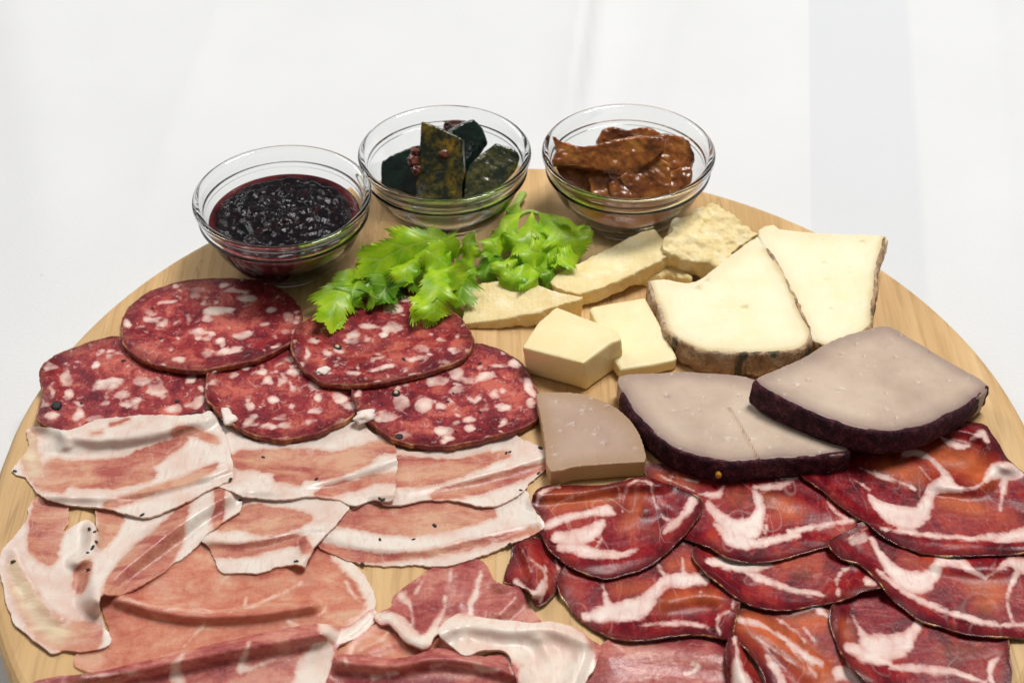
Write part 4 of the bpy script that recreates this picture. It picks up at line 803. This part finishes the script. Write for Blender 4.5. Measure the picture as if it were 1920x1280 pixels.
slab('cheese_slice', 'cream cheese slice with a small hole and thick mottled front rind', 'cheese', SF, MT['soft'], pores=30, outline= ('T4', [(182, 345), (250, 338), (320, 350), (375, 352), (420, 330), (490, 275), (585, 200), (668, 146), (700, 190), (780, 310), (850, 460), (903, 580), (862, 640), (780, 660), (600, 666), (430, 656), (345, 622), (290, 590), (258, 560), (230, 480), (198, 410)]),
    anchors=[('T4', 200, 360, 10.5), ('T4', 660, 160, 13.5), ('T4', 600, 660, 10.5)], bevel=.0008, rough=.22, pits=[('T4', 600, 466, .0010), ('T4', 614, 462, .0009), ('T4', 600, 375, .0004), ('T4', 400, 380, .0012), ('T4', 440, 345, .0009)],
    rind=dict(path=('T4', [(184, 350), (198, 410), (230, 480), (258, 560), (290, 592), (345, 624), (430, 658), (600, 668), (780, 662), (862, 642), (902, 582), (850, 462), (780, 312), (704, 196)]), mat=MT['rind_mould'], out=.0006, amp=.0008, wave=.0007), shrink=(0, -.0006))
# semi-hard pieces
CB = 'plain pale cheese cubes'
slab('cheese_cube', 'pale yellow cheese cube standing in front, with a chipped near corner', 'cheese', CB, MT['cube'], ('T3', [(404, 440), (445, 370), (495, 295), (590, 216), (660, 243), (740, 275), (840, 310), (922, 345), (948, 395), (880, 420), (800, 480), (738, 526), (620, 495), (500, 465)]),
    [('T3', 410, 440, 13.5), ('T3', 920, 345, 14.5), ('T3', 735, 525, 14.0)], bevel=.0012, rough=.3, smooth_outline=False, shrink=(.0014, .0012))
slab('cheese_cube', 'flat pale cheese block tilted towards the viewer, behind the cube', 'cheese', CB, MT['cube'], ('T3', [(772, 236), (785, 216), (930, 190), (1076, 166), (1130, 262), (1190, 370), (1252, 492), (1236, 512), (1110, 538), (940, 562), (880, 470), (820, 330)]),
    [('T3', 780, 225, 10.5), ('T3', 1076, 168, 10.5), ('T3', 1240, 505, 5.0)], bevel=.0010, rough=.3, smooth_outline=False)
# hard crumbly pieces
HP = 'broken pieces of hard yellow cheese'
slab('cheese_piece', 'wedge of hard cheese with a pointed crumbly tip, under the celery', 'cheese', HP, MT['parm'], ('T3', [(68, 312), (95, 220), (118, 140), (165, 92), (290, 76), (400, 84), (490, 96), (600, 138), (738, 165), (700, 188), (640, 200), (590, 216), (490, 248), (380, 268), (280, 288), (160, 305)]),
    [('T3', 70, 312, 2.2), ('T3', 290, 78, 7.5), ('T3', 490, 246, 6.8)], bevel=.0004, voxel=.0004, disp=crumb_side(.0010, 330, 3, .22), smooth_outline=False)
slab('cheese_piece', 'long bar of hard cheese propped up at its right end', 'cheese', HP, MT['parm'], ('T2', [(178, 930), (260, 880), (350, 838), (450, 790), (530, 745), (600, 712), (640, 690), (682, 686), (732, 742), (748, 815), (640, 872), (520, 930), (420, 975), (310, 1000), (210, 972)]),
    [('T2', 190, 935, 6.5), ('T2', 680, 690, 11.5), ('T2', 730, 810, 11.0)], thick=.0062, bevel=.0004, voxel=.0004, disp=crumb_side(.0010, 330, 4, .22), smooth_outline=False)
slab('cheese_piece', 'small crumbled lump of hard cheese below the long bar', 'cheese', HP, MT['parm'], ('T2', [(560, 900), (640, 868), (740, 830), (800, 850), (850, 900), (858, 930), (800, 925), (740, 905), (660, 925), (590, 930)]),
    [('T2', 600, 900, 4.0), ('T2', 800, 870, 5.5), ('T2', 700, 910, 4.5)], bevel=.0004, voxel=.0004, disp=crumb(.0018, 300, 9), smooth_outline=False)
slab('cheese_piece', 'rough crumbly chunk of hard cheese beside the brown fruit bowl', 'cheese', HP, MT['parm'], ('T2', [(706, 762), (740, 720), (775, 700), (762, 652), (850, 612), (900, 588), (960, 566), (1010, 590), (1062, 622), (1120, 665), (1182, 712), (1120, 750), (1080, 772), (1045, 830), (992, 872), (930, 850), (870, 845), (800, 822), (730, 790)]),
    [('T2', 720, 770, 13.5), ('T2', 960, 570, 16.0), ('T2', 990, 850, 11.0)], thick=.0085, bevel=.0004, voxel=.0004, disp=crumb(.0021, 260, 6), smooth_outline=False)

# ------------------------------------------------------------------ glass bowls and what they hold
RB0 = .0336
_k = (ZB + .0310 - CAM[2]) / (ZB + .0237 - CAM[2]); RB = RB0 * _k
BOWLS = {k: tuple(float(a) for a in (CAM + (np.array([x, y, ZB + .0237]) - CAM) * _k)[:2]) for k, (x, y) in {'jam': (-.0894, .1222), 'green': (-.0284, .1503), 'brown': (.0438, .1502)}.items()}
PROF_O = [(.0, .016), (.40, .016), (.45, .0), (.50, .0), (.53, .03), (.64, .14), (.755, .29), (.85, .46), (.91, .62), (.926, .672), (.962, .685), (.975, .715), (.962, .745), (.964, .79), (.978, .85), (1.004, .88), (1.014, .910), (1.004, .934), (.975, .940)]
PROF_I = [(.942, .930), (.922, .89), (.915, .82), (.900, .73), (.868, .62), (.80, .46), (.70, .31), (.58, .19), (.43, .11), (.22, .085), (.0, .08)]
def spin(prof, c, z0, s, n=128):
    V, F = [], []; rows = []
    for r, z in prof:
        if r < 1e-6: rows.append([len(V)]); V.append((c[0], c[1], z0 + z * s))
        else:
            rows.append(list(range(len(V), len(V) + n)))
            V += [(c[0] + r * s * math.cos(2 * math.pi * k / n), c[1] + r * s * math.sin(2 * math.pi * k / n), z0 + z * s) for k in range(n)]
    for a, b in zip(rows[:-1], rows[1:]):
        for k in range(n):
            k2 = (k + 1) % n
            if len(a) == 1: F.append((a[0], b[k2], b[k]))
            elif len(b) == 1: F.append((a[k], a[k2], b[0]))
            else: F.append((a[k], a[k2], b[k2], b[k]))
    return V, F
def inner_r(z):
    zz = [p[1] for p in PROF_I][::-1]; rr = [p[0] for p in PROF_I][::-1]
    return float(np.interp(z, zz, rr))
def smooth_prof(p, k=4):
    q = smooth_loop(np.array(p, float), .02, closed=False); q[:, 0] = np.maximum(q[:, 0], 0); q[0, 0] = p[0][0]; q[-1, 0] = p[-1][0]; return [tuple(a) for a in q]
BL = {'jam': 'clear glass bowl holding dark berry jam', 'green': 'clear glass bowl holding dark green candied rind', 'brown': 'clear glass bowl holding brown fruit preserve'}
for k, c in BOWLS.items():
    V, F = spin(smooth_prof(PROF_O) + smooth_prof(PROF_I), c, ZB + .0002, RB)
    o = mesh_obj('glass_bowl', V, F, MT['glass'], loc=(c[0], c[1], ZB + .0002)); tag(o, BL[k], 'bowl', 'glass bowls at the back of the board')
    bm = bmesh.new(); bm.from_mesh(o.data); bmesh.ops.recalc_face_normals(bm, faces=bm.faces); bm.to_mesh(o.data); bm.free()

def fill(name, label, cat, key, level, mat, lump, edge_mat=None, seed=3):
    """a mass that fills a bowl up to level (in rim radii), with a lumpy top"""
    c = BOWLS[key]; z0 = ZB + .0002; gap = .006
    zs = np.linspace(.09, level, 14); n = 96; V = []; F = []
    rings = [(inner_r(z) - gap, z) for z in zs]
    tops = np.linspace(1, 0, 56)[1:-1]
    rr0 = rings[-1][0]
    for r, z in rings: V += [(r * math.cos(2 * math.pi * k / n), r * math.sin(2 * math.pi * k / n), z) for k in range(n)]
    for f in tops: V += [(rr0 * f * math.cos(2 * math.pi * k / n), rr0 * f * math.sin(2 * math.pi * k / n), level) for k in range(n)]
    V = np.array(V); m = len(rings) + len(tops)
    rad = np.hypot(V[:, 0], V[:, 1]) / rr0; ontop = np.arange(len(V)) >= len(rings) * n
    P = V * RB
    h = lump(P, rad); V[:, 2] += np.where(ontop, h / RB, 0)
    V = np.r_[V, [(0, 0, rings[0][1])], [(0, 0, level + lump(np.zeros((1, 3)), np.zeros(1))[0] / RB)]]
    for j in range(m - 1):
        for k in range(n): F.append((j * n + k, j * n + (k + 1) % n, (j + 1) * n + (k + 1) % n, (j + 1) * n + k))
    b, t = len(V) - 2, len(V) - 1
    for k in range(n): F.append((b, (k + 1) % n, k)); F.append((t, (m - 1) * n + k, (m - 1) * n + (k + 1) % n))
    W_ = V * RB + np.array([c[0], c[1], z0])
    at_ = {'rimf': np.r_[rad, 0, 0]}
    o = mesh_obj(name, W_, F, mat, loc=(c[0], c[1], z0 + rings[0][1] * RB), attrs=at_); tag(o, label, cat)
    return o
def cells(P, n, rad, seed):
    rg = np.random.default_rng(seed); out = np.zeros(len(P))
    for k in range(n):
        a = rg.uniform(0, 6.28); r = .024 * math.sqrt(rg.uniform(0, 1)); q = (r * math.cos(a), r * math.sin(a)); s = rad * rg.uniform(.6, 1.3)
        d2 = ((P[:, 0] - q[0]) ** 2 + (P[:, 1] - q[1]) ** 2) / (s * s)
        out = np.maximum(out, np.sqrt(np.maximum(1 - d2, 0)) * s * .55)
    return out
def mat_jam():
    m = M('dark_berry_jam'); rf = m.attr('rimf'); f = m.noise(260, 4); g = m.noise(900, 3)
    col = m.ramp(f, [(.35, srgb(6, 4, 8)), (.58, srgb(16, 8, 14)), (.78, srgb(58, 26, 24))])
    e = m.mapr(m.math('ADD', rf, m.math('MULTIPLY', m.math('SUBTRACT', m.noise(120, 2), .5), .22)), .86, .99)
    col = m.mix(e, col, srgb(92, 30, 34))
    return m.done(Base_Color=col, Roughness=.2, Normal=m.bump(g, .35, .0006), Specular_IOR_Level=.22)
MT['jam'] = mat_jam()
jam_l = lambda P, rad: (cells(P, 320, .0019, 5) * .9 + .0010 * (fbm(P, 120, 2, 14) - .5) + .0012 * (fbm(P, 300, 3, 4) - .5) + .0012 * (1 - rad)) * np.clip((1 - rad) * 7, 0, 1)
fill('berry_jam', 'dark lumpy berry jam inside the left glass bowl', 'jam', 'jam', .62, MT['jam'], jam_l)

def mat_candied_green(name, skin, flesh):
    m = M(name); f = m.noise(150, 4, .7); g = m.noise(520, 4, .7); v = m.noise(700, 3, .6, m.scaled((1, 1, .4)))
    col = m.ramp(f, [(.44, skin[0]), (.58, flesh[0]), (.74, flesh[1])])
    col = m.mix(m.mapr(g, .48, .62, 0, .75), col, skin[1])
    return m.done(Base_Color=col, Roughness=.24, Normal=m.bump(m.math('ADD', g, v), .25, .0006), Coat_Weight=.5, Coat_Roughness=.12, Specular_IOR_Level=.5)
MT['g_skin'] = mat_candied_green('dark_green_skin', [srgb(5, 20, 16), srgb(6, 26, 20)], [srgb(10, 38, 28), srgb(26, 64, 44)])
MT['g_flesh'] = mat_candied_green('mottled_green_flesh', [srgb(22, 34, 14), srgb(18, 26, 12)], [srgb(92, 80, 18), srgb(160, 120, 26)])
MT['g_olive'] = mat_candied_green('olive_flesh', [srgb(26, 36, 16), srgb(40, 42, 20)], [srgb(78, 76, 30), srgb(112, 104, 52)])
MT['g_red'] = mat_simple('reddish_pulp', [(.3, srgb(70, 28, 26)), (.7, srgb(132, 76, 60))], 400, .25, .4, .0006, coat=.3)
MT['brown'] = mat_simple('amber_brown_preserve', [(.3, srgb(92, 46, 16)), (.5, srgb(142, 82, 32)), (.7, srgb(184, 124, 56))], 110, .22, .4, .0008, sss=.6, radius=(1, .4, .15), sscale=.003, coat=.4, vec=(1, 1, 1), bscale=520)
MT['brown_syrup'] = mat_simple('brown_syrup', [(.3, srgb(70, 32, 18)), (.7, srgb(112, 62, 30))], 60, .12, .1, .0004, coat=.4)

def chunk(name, label, cat, group, mat, outline, zmm, depth, yaw=0.0, lean=0.0, bevel=.0008, seed=1, bend=0.0, amp=.0006, voxel=.0005, skin=None, part='flesh', smooth=False, rl=1, grow=1.0):
    """a piece whose visible face was traced; it stands on its own plane inside the bowl and has real depth"""
    crop, pts = outline; P = px(crop, pts); P = P.mean(0) + (P - P.mean(0)) * grow
    k = int(np.argmax(P[:, 1])); p0 = at(P[k:k + 1], ZB + (zmm + 4) / 1000)[0]
    el = PITCH + math.radians(lean); ya = math.radians(yaw)
    n = np.array([math.sin(ya) * math.cos(el), -math.cos(ya) * math.cos(el), math.sin(el)])
    T = on_plane(P, p0, n)
    if smooth: T = smooth_loop(T, .0022)
    B = T - n * depth; m_ = len(T)
    V = np.r_[T, B]; F = [tuple(range(m_)), tuple(range(2 * m_ - 1, m_ - 1, -1))] + [(i, m_ + i, m_ + (i + 1) % m_, (i + 1) % m_) for i in range(m_)]
    V, N, F = remesh_np(V, F, voxel, 0)
    V = relax(V, F, rl)
    if bend:
        u = (V - T.mean(0)) @ _r; V = V + n * (bend * np.sin(u * 260 + seed))[:, None]
    V = V + N * (amp * 2 * (fbm(V, 170, 3, seed) - .5) + amp * .6 * (fbm(V, 600, 2, seed + 1) - .5))[:, None]
    loc = tuple(float(a) for a in (T.mean(0)[0], T.mean(0)[1], V[:, 2].min()))
    if skin is None:
        o = mesh_obj(name, V, F, mat, loc=loc); tag(o, label, cat, group); return o
    o = thing(name, label, cat, loc, group)
    # the outer skin is the back layer, the flesh the front one
    dpt = (V - p0) @ n; fm = dpt > -depth * .72
    ff = [f for f in F if all(fm[i] for i in f)]; bf = [f for f in F if not all(fm[i] for i in f)]
    for nm, fs, mt in ((part, ff, mat), ('skin', bf, skin)):
        ids = sorted({i for f in fs for i in f}); mp = {i: q for q, i in enumerate(ids)}
        mesh_obj(nm, V[ids], [tuple(mp[i] for i in f) for f in fs], mt, o)
    return o
GRP = 'dark green candied rind pieces'
chunk('candied_rind', 'curled black-green candied rind piece at the back of the middle bowl', 'candied fruit', GRP, MT['g_skin'], ('T1', [(1410, 235), (1470, 200), (1530, 178), (1575, 225), (1605, 305), (1560, 370), (1500, 460), (1440, 470), (1450, 330)]), 9, .006, yaw=25, lean=-8, seed=3, bend=.0006)
chunk('candied_rind', 'short brown tipped candied piece behind the upright wedge', 'candied fruit', GRP, MT['g_red'], ('T1', [(1368, 195), (1420, 178), (1490, 184), (1470, 215), (1430, 300), (1375, 300)]), 13, .004, yaw=10, seed=4)
chunk('candied_rind', 'dark glossy candied rind piece at the left of the middle bowl', 'candied fruit', GRP, MT['g_skin'], ('T1', [(1046, 392), (1130, 350), (1240, 312), (1262, 330), (1262, 585), (1130, 552), (1040, 515)]), 9, .008, yaw=-12, lean=6, seed=5)
chunk('candied_rind', 'olive candied rind piece with a rounded top, at the right of the middle bowl', 'candied fruit', GRP, MT['g_olive'], ('T1', [(1476, 560), (1482, 470), (1520, 400), (1575, 345), (1640, 302), (1720, 330), (1786, 372), (1740, 450), (1690, 505), (1610, 565), (1480, 598)]), 10, .007, yaw=14, lean=8, seed=6, skin=MT['g_skin'])
chunk('candied_rind', 'tall upright candied wedge with yellow mottling, in the middle bowl', 'candied fruit', GRP, MT['g_flesh'], ('T1', [(1252, 186), (1330, 216), (1470, 284), (1472, 440), (1462, 600), (1330, 604), (1222, 590), (1236, 400)]), 9, .007, yaw=-6, lean=-4, seed=7, skin=MT['g_skin'])
for k, (x, y, r) in enumerate(((1208, 395, .0026), (1222, 440, .0022), (1215, 350, .0018), (1372, 362, .0019))):
    q = on_plane(px('T1', [(x, y)]), at(px('T1', [(1240, 560)]), ZB + .0165)[0], -_fw)[0]
    tag(pebble('fruit_pulp', (0, 0, 0), r, MT['g_red'], None, (1, .8, 1), 80 + k, 3, 1.3), ['largest reddish pulp bit beside the upright green wedge', 'lowest reddish pulp bit left of the upright green wedge', 'small reddish pulp bit left of the upright wedge top', 'tiny pale pulp bit stuck on the upright wedge face'][k], 'pulp').location = q
fill('fruit_syrup', 'thin brown syrup under the brown fruit preserve', 'syrup', 'brown', .24, MT['brown_syrup'], lambda P, rad: .0004 * (fbm(P, 200, 2, 4) - .5) * np.clip((1 - rad) * 6, 0, 1))
BG = 'brown fruit preserve strips'
BP = [('brown preserve piece at the top back of the right bowl', [(420, 290), (432, 240), (450, 212), (500, 205), (545, 218), (620, 206), (722, 236), (735, 280), (640, 330), (500, 330)], 13.5, .006, 0, 0),
      ('brown preserve piece at the right side, reaching the rim', [(715, 245), (780, 250), (850, 266), (868, 310), (886, 345), (865, 405), (800, 400), (735, 395), (705, 330)], 12, .006, 20, 4),
      ('dark brown preserve piece low at the left of the right bowl', [(215, 372), (300, 385), (375, 392), (385, 505), (300, 485), (225, 435)], 8.5, .007, -15, 10),
      ('stubby upright brown preserve piece at the front', [(374, 398), (420, 408), (470, 432), (486, 538), (430, 535), (382, 512)], 8, .006, -5, 6),
      ('broad brown preserve piece low in the centre', [(520, 445), (600, 385), (700, 340), (752, 420), (738, 525), (640, 545), (575, 535), (560, 490)], 8.5, .008, 4, 8),
      ('small brown preserve piece low at the right', [(742, 420), (790, 402), (852, 398), (848, 472), (800, 500), (745, 518)], 9, .006, 18, 8),
      ('small dark preserve crumb at the front of the right bowl', [(470, 470), (530, 462), (575, 520), (560, 545), (490, 540)], 8, .005, 0, 8),
      ('long wavy brown preserve strip draped across the right bowl', [(206, 246), (260, 270), (330, 288), (400, 292), (440, 276), (520, 262), (600, 250), (700, 252), (722, 290), (690, 332), (640, 370), (600, 400), (545, 432), (450, 412), (330, 388), (250, 380), (200, 376), (228, 320)], 15, .006, 0, -2)]
for k, (lb, pts, zz, dp, yw, ln) in enumerate(BP):
    chunk('preserved_fruit', lb, 'preserved fruit', BG, MT['brown'], ('T2', pts), zz, dp, yaw=yw, lean=ln, seed=20 + k, smooth=True, bend=.0009, amp=.0013, rl=3, grow=1.07)

# ------------------------------------------------------------------ celery leaves
def mat_leaf():
    m = M('celery_leaf'); v = m.attr('vein'); b = m.attr('pale'); f = m.noise(160, 3); g = m.noise(900, 3)
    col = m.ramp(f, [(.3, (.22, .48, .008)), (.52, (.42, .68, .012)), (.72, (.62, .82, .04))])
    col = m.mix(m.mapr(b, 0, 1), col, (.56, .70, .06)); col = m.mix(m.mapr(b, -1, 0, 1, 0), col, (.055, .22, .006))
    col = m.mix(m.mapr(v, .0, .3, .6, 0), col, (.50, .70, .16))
    p = m.n('BsdfPrincipled', Base_Color=col, Roughness=.36, Normal=m.bump(m.math('ADD', m.math('MULTIPLY', m.mapr(v, 0, .5), .5), m.math('MULTIPLY', g, .5)), .35, .0004), Specular_IOR_Level=.45)
    t = m.n('BsdfTranslucent', Color=m.mix(.4, col, (.35, .62, .02)))
    mx = m.n('MixShader', Fac=.3); m.t.links.new(p.outputs[0], mx.inputs[1]); m.t.links.new(t.outputs[0], mx.inputs[2]); m.t.links.new(mx.outputs[0], m.out.inputs[0])
    return m.m
MT['leaf'] = mat_leaf()
MT['stalk'] = mat_simple('celery_stalk', [(.3, (.30, .50, .06)), (.7, (.48, .62, .16))], 90, .4, .3, .0005, vec=(1, 1, 1), sss=.2)
def leaf(parent, pts, width, roll=0.0, curl=.25, ruffle=.12, seed=1, pale=0.0, lobes=3, teeth=9, crop='L', wmax=.62):
    """a celery leaflet: wedge base, three deep lobes each side, sharp forward teeth; pts: base, middle, tip as (x, y, mm above board)"""
    B = np.array([at(px(crop, [(x, y)]), ZB + h / 1000)[0] for x, y, h in pts])
    rg = np.random.default_rng(seed); ns = 41
    c1 = 2 * B[1] - .5 * (B[0] + B[2])
    L = np.linalg.norm(B[1] - B[0]) + np.linalg.norm(B[2] - B[1])
    W_ = width * CROPS[crop][2] * MMPX / 1000 * .5 * 1.5; ruffle *= 2.8
    # outline in leaf coordinates (along 0..1, across -1..1): lobe tips with notches between, then teeth
    tips = [(.30, .62), (.55, .98), (.80, .80)]; notch = [(.40, .42), (.66, .55), (.90, .30)]
    def side(sg):
        key = [(0, .02), (.12, .16 + .05 * rg.uniform(-1, 1))]
        for (a, b), (c, d) in zip(tips, notch):
            key += [(a + .05 * rg.uniform(-1, 1), b * rg.uniform(.85, 1.1)), (c + .02 * rg.uniform(-1, 1), d * rg.uniform(.9, 1.25))]
        key += [(1.0, .03)]
        t = np.array([k[0] for k in key]); w = np.array([k[1] for k in key]); return t, w
    nt = 110; tt = np.linspace(0, 1, nt); V = np.zeros((nt, ns, 3)); vein = np.zeros((nt, ns)); pal = np.zeros((nt, ns))
    up = np.array([0, -.45, .9]); a = math.radians(roll); tw = math.radians(rg.uniform(-25, 25))
    p1, p2, p3 = rg.uniform(0, 6.28, 3)
    for sg in (-1, 1):
        kt, kw = side(sg); w = np.interp(tt, kt, kw)
        n_t = teeth * 2 + 6; ph = rg.uniform(0, 1); tooth = ((tt * n_t + ph) % 1.0); w = w * (1 - .34 * (1 - tooth) ** 1.3 * np.clip(tt * 4 - .4, 0, 1))
        for j in range(ns // 2 + 1):
            e = j / (ns // 2); jj = ns // 2 + sg * j
            al = np.clip(tt + .16 * e ** 1.5 * w, 0, 1.1); u = sg * e * w * W_          # side veins run forward
            C = ((1 - al) ** 2)[:, None] * B[0] + (2 * al * (1 - al))[:, None] * c1 + (al ** 2)[:, None] * B[2]
            T = (2 * (1 - al))[:, None] * (c1 - B[0]) + (2 * al)[:, None] * (B[2] - c1); T /= np.linalg.norm(T, axis=1)[:, None]
            S = np.cross(T, up); S /= np.linalg.norm(S, axis=1)[:, None]; N = np.cross(S, T)
            ang = a + tw * (al - .3); S2 = np.cos(ang)[:, None] * S + np.sin(ang)[:, None] * N; N2 = -np.sin(ang)[:, None] * S + np.cos(ang)[:, None] * N
            fe = e * w
            bendz = -curl * W_ * fe ** 2 + ruffle * W_ * fe * (1.1 * np.sin(al * 7.5 + sg * 1.3 + p1) + .7 * np.sin(al * 17 + sg * 2.1 + p2) * fe + .35 * np.sin(al * 37 + p3) * fe ** 2) + .10 * W_ * np.sin(5 * u / W_ + p3 + 3 * al) * fe
            V[:, jj] = C + S2 * u[:, None] + N2 * bendz[:, None]
            lat = np.abs(((al * 6.0 - fe * 1.5 + 5) % 1.0) - .5) * 2
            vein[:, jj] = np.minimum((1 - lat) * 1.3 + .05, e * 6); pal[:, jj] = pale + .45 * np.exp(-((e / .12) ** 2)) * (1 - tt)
    Vf = V.reshape(-1, 3)
    lo_ = gsample(HM, Vf[:, :2]) + .0006; Vf[:, 2] = np.where(Vf[:, 2] < lo_, lo_ + .0002 * rg.uniform(0, 1, len(Vf)), Vf[:, 2])
    F = [(i * ns + j, i * ns + j + 1, (i + 1) * ns + j + 1, (i + 1) * ns + j) for i in range(nt - 1) for j in range(ns - 1)]
    return mesh_obj('leaflet', Vf, F, MT['leaf'], parent, attrs={'vein': np.clip(vein.ravel(), 0, 1), 'pale': np.clip(pal.ravel(), -1, 1)})
def stalk(parent, pts, r0, r1, crop='L'):
    B = np.array([at(px(crop, [(x, y)]), ZB + h / 1000)[0] for x, y, h in pts]); C = smooth_loop(B, .0012, closed=False); m_ = len(C); n = 14
    T = np.gradient(C, axis=0); T /= np.linalg.norm(T, axis=1)[:, None]; S = np.cross(T, (0, 0, 1.0)); S /= np.linalg.norm(S, axis=1)[:, None] + 1e-9; N = np.cross(S, T)
    V = []
    for k in range(m_):
        r = r0 + (r1 - r0) * k / (m_ - 1)
        for q in range(n):
            a = 2 * math.pi * q / n; rr = r * (1 + .08 * math.cos(5 * a)) * (1 - .35 * max(0, math.sin(a)) ** 2)
            V.append(C[k] + rr * (math.cos(a) * S[k] + math.sin(a) * N[k]))
    F = [(k * n + q, k * n + (q + 1) % n, (k + 1) * n + (q + 1) % n, (k + 1) * n + q) for k in range(m_ - 1) for q in range(n)] + [tuple(range(n))[::-1], tuple((m_ - 1) * n + q for q in range(n))]
    return mesh_obj('stalk', V, F, MT['stalk'], parent)
CE = 'celery leaf sprigs in front of the bowls'
def sprig(label, at_px):
    q = at(px('L', [at_px]), ZB)[0]
    return thing('celery_sprig', label, 'celery', tuple(float(a) for a in q), CE)
s1 = sprig('bright green celery sprig hanging over the salami, left of the other sprig', (650, 600))
stalk(s1, [(900, 330, 4), (780, 420, 7), (640, 420, 12)], .0013, .0008); stalk(s1, [(780, 420, 7), (760, 560, 8), (800, 660, 7)], .0010, .0006)
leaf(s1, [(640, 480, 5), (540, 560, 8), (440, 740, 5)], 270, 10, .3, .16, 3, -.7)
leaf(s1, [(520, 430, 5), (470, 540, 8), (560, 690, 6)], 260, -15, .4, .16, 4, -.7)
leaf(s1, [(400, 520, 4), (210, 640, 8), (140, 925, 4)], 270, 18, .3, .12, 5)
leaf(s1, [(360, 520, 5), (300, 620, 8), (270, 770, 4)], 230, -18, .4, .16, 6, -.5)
leaf(s1, [(860, 420, 8), (820, 620, 12), (820, 850, 5)], 300, 5, .35, .14, 7)
leaf(s1, [(960, 440, 7), (1000, 560, 10), (960, 760, 5)], 200, -35, .5, .16, 8, -.6)
leaf(s1, [(930, 330, 7), (860, 300, 13), (700, 300, 12)], 190, -20, .4, .14, 9)
leaf(s1, [(980, 430, 8), (760, 320, 17), (290, 560, 9)], 300, 14, .35, .12, 10, .08, 3, 13)
leaf(s1, [(680, 250, 10), (830, 300, 16), (960, 430, 9)], 230, 12, .3, .14, 11)
leaf(s1, [(660, 330, 9), (800, 400, 15), (940, 520, 8)], 260, 8, .3, .16, 12)
s2 = sprig('yellow-green celery sprig in front of the middle bowl, beside the cheese', (1400, 480))
stalk(s2, [(1400, 10, 3), (1330, 120, 6), (1300, 220, 9), (1330, 330, 9)], .0016, .0010); stalk(s2, [(1300, 210, 9), (1420, 130, 12), (1500, 140, 14)], .0012, .0007); stalk(s2, [(1260, 280, 8), (1180, 380, 8), (1080, 400, 8)], .0011, .0006)
leaf(s2, [(1230, 360, 5), (1180, 470, 9), (1140, 590, 5)], 240, -10, .4, .16, 13, -.7)
leaf(s2, [(1290, 420, 6), (1400, 500, 9), (1540, 480, 6)], 260, 5, .35, .16, 14, -.5)
leaf(s2, [(1480, 470, 8), (1380, 540, 12), (1240, 600, 8)], 190, 10, .3, .16, 15, .05)
leaf(s2, [(1400, 470, 8), (1440, 560, 11), (1500, 605, 9)], 200, -10, .3, .16, 16)
leaf(s2, [(1160, 300, 8), (1200, 380, 10), (1220, 500, 6)], 170, 20, .5, .16, 17, -.5)
leaf(s2, [(1090, 255, 11), (1040, 340, 12), (1070, 465, 7)], 150, -10, .5, .14, 18, .1)
leaf(s2, [(1050, 440, 8), (1040, 530, 10), (900, 640, 7)], 170, 25, .5, .16, 19, -.3)
leaf(s2, [(1500, 140, 14), (1640, 260, 13), (1760, 440, 6)], 330, 5, .2, .14, 20, .14, 3, 12)
leaf(s2, [(1520, 150, 13), (1560, 330, 11), (1580, 520, 6)], 260, 12, .25, .15, 21, .1)
leaf(s2, [(1460, 130, 14), (1410, 290, 14), (1330, 430, 8)], 260, -10, .3, .15, 22, .12)
leaf(s2, [(1400, 130, 12), (1290, 230, 14), (1280, 400, 8)], 200, -15, .4, .14, 23, .22)
leaf(s2, [(1560, 160, 13), (1720, 210, 14), (1850, 340, 9)], 150, 30, .45, .12, 24, .34)
leaf(s2, [(1380, 60, 8), (1330, 130, 12), (1270, 170, 8)], 130, 20, .3, .12, 25)
leaf(s1, [(700, 430, 6), (640, 470, 12), (620, 620, 8)], 230, -8, .3, .16, 31)
leaf(s1, [(560, 330, 8), (420, 420, 13), (300, 470, 9)], 220, 20, .4, .14, 32, .05)
leaf(s1, [(760, 640, 7), (740, 740, 9), (860, 820, 5)], 220, 10, .3, .16, 33)
leaf(s1, [(880, 500, 9), (930, 520, 13), (1000, 640, 8)], 220, -12, .35, .16, 34, .05)
leaf(s2, [(1330, 330, 10), (1420, 380, 14), (1560, 400, 9)], 240, 0, .3, .16, 35, .12)
leaf(s2, [(1560, 420, 8), (1640, 440, 11), (1760, 420, 7)], 210, 10, .3, .16, 36, .15)
leaf(s2, [(1120, 330, 9), (1180, 320, 13), (1250, 420, 9)], 190, 10, .4, .16, 37, .08)
leaf(s2, [(1340, 420, 9), (1280, 470, 12), (1270, 560, 8)], 190, -10, .35, .16, 38, .05)
_rg = np.random.default_rng(3)
for _k in range(10):      # low leaflets under the sprigs, coloured dark to deepen shade in the gaps
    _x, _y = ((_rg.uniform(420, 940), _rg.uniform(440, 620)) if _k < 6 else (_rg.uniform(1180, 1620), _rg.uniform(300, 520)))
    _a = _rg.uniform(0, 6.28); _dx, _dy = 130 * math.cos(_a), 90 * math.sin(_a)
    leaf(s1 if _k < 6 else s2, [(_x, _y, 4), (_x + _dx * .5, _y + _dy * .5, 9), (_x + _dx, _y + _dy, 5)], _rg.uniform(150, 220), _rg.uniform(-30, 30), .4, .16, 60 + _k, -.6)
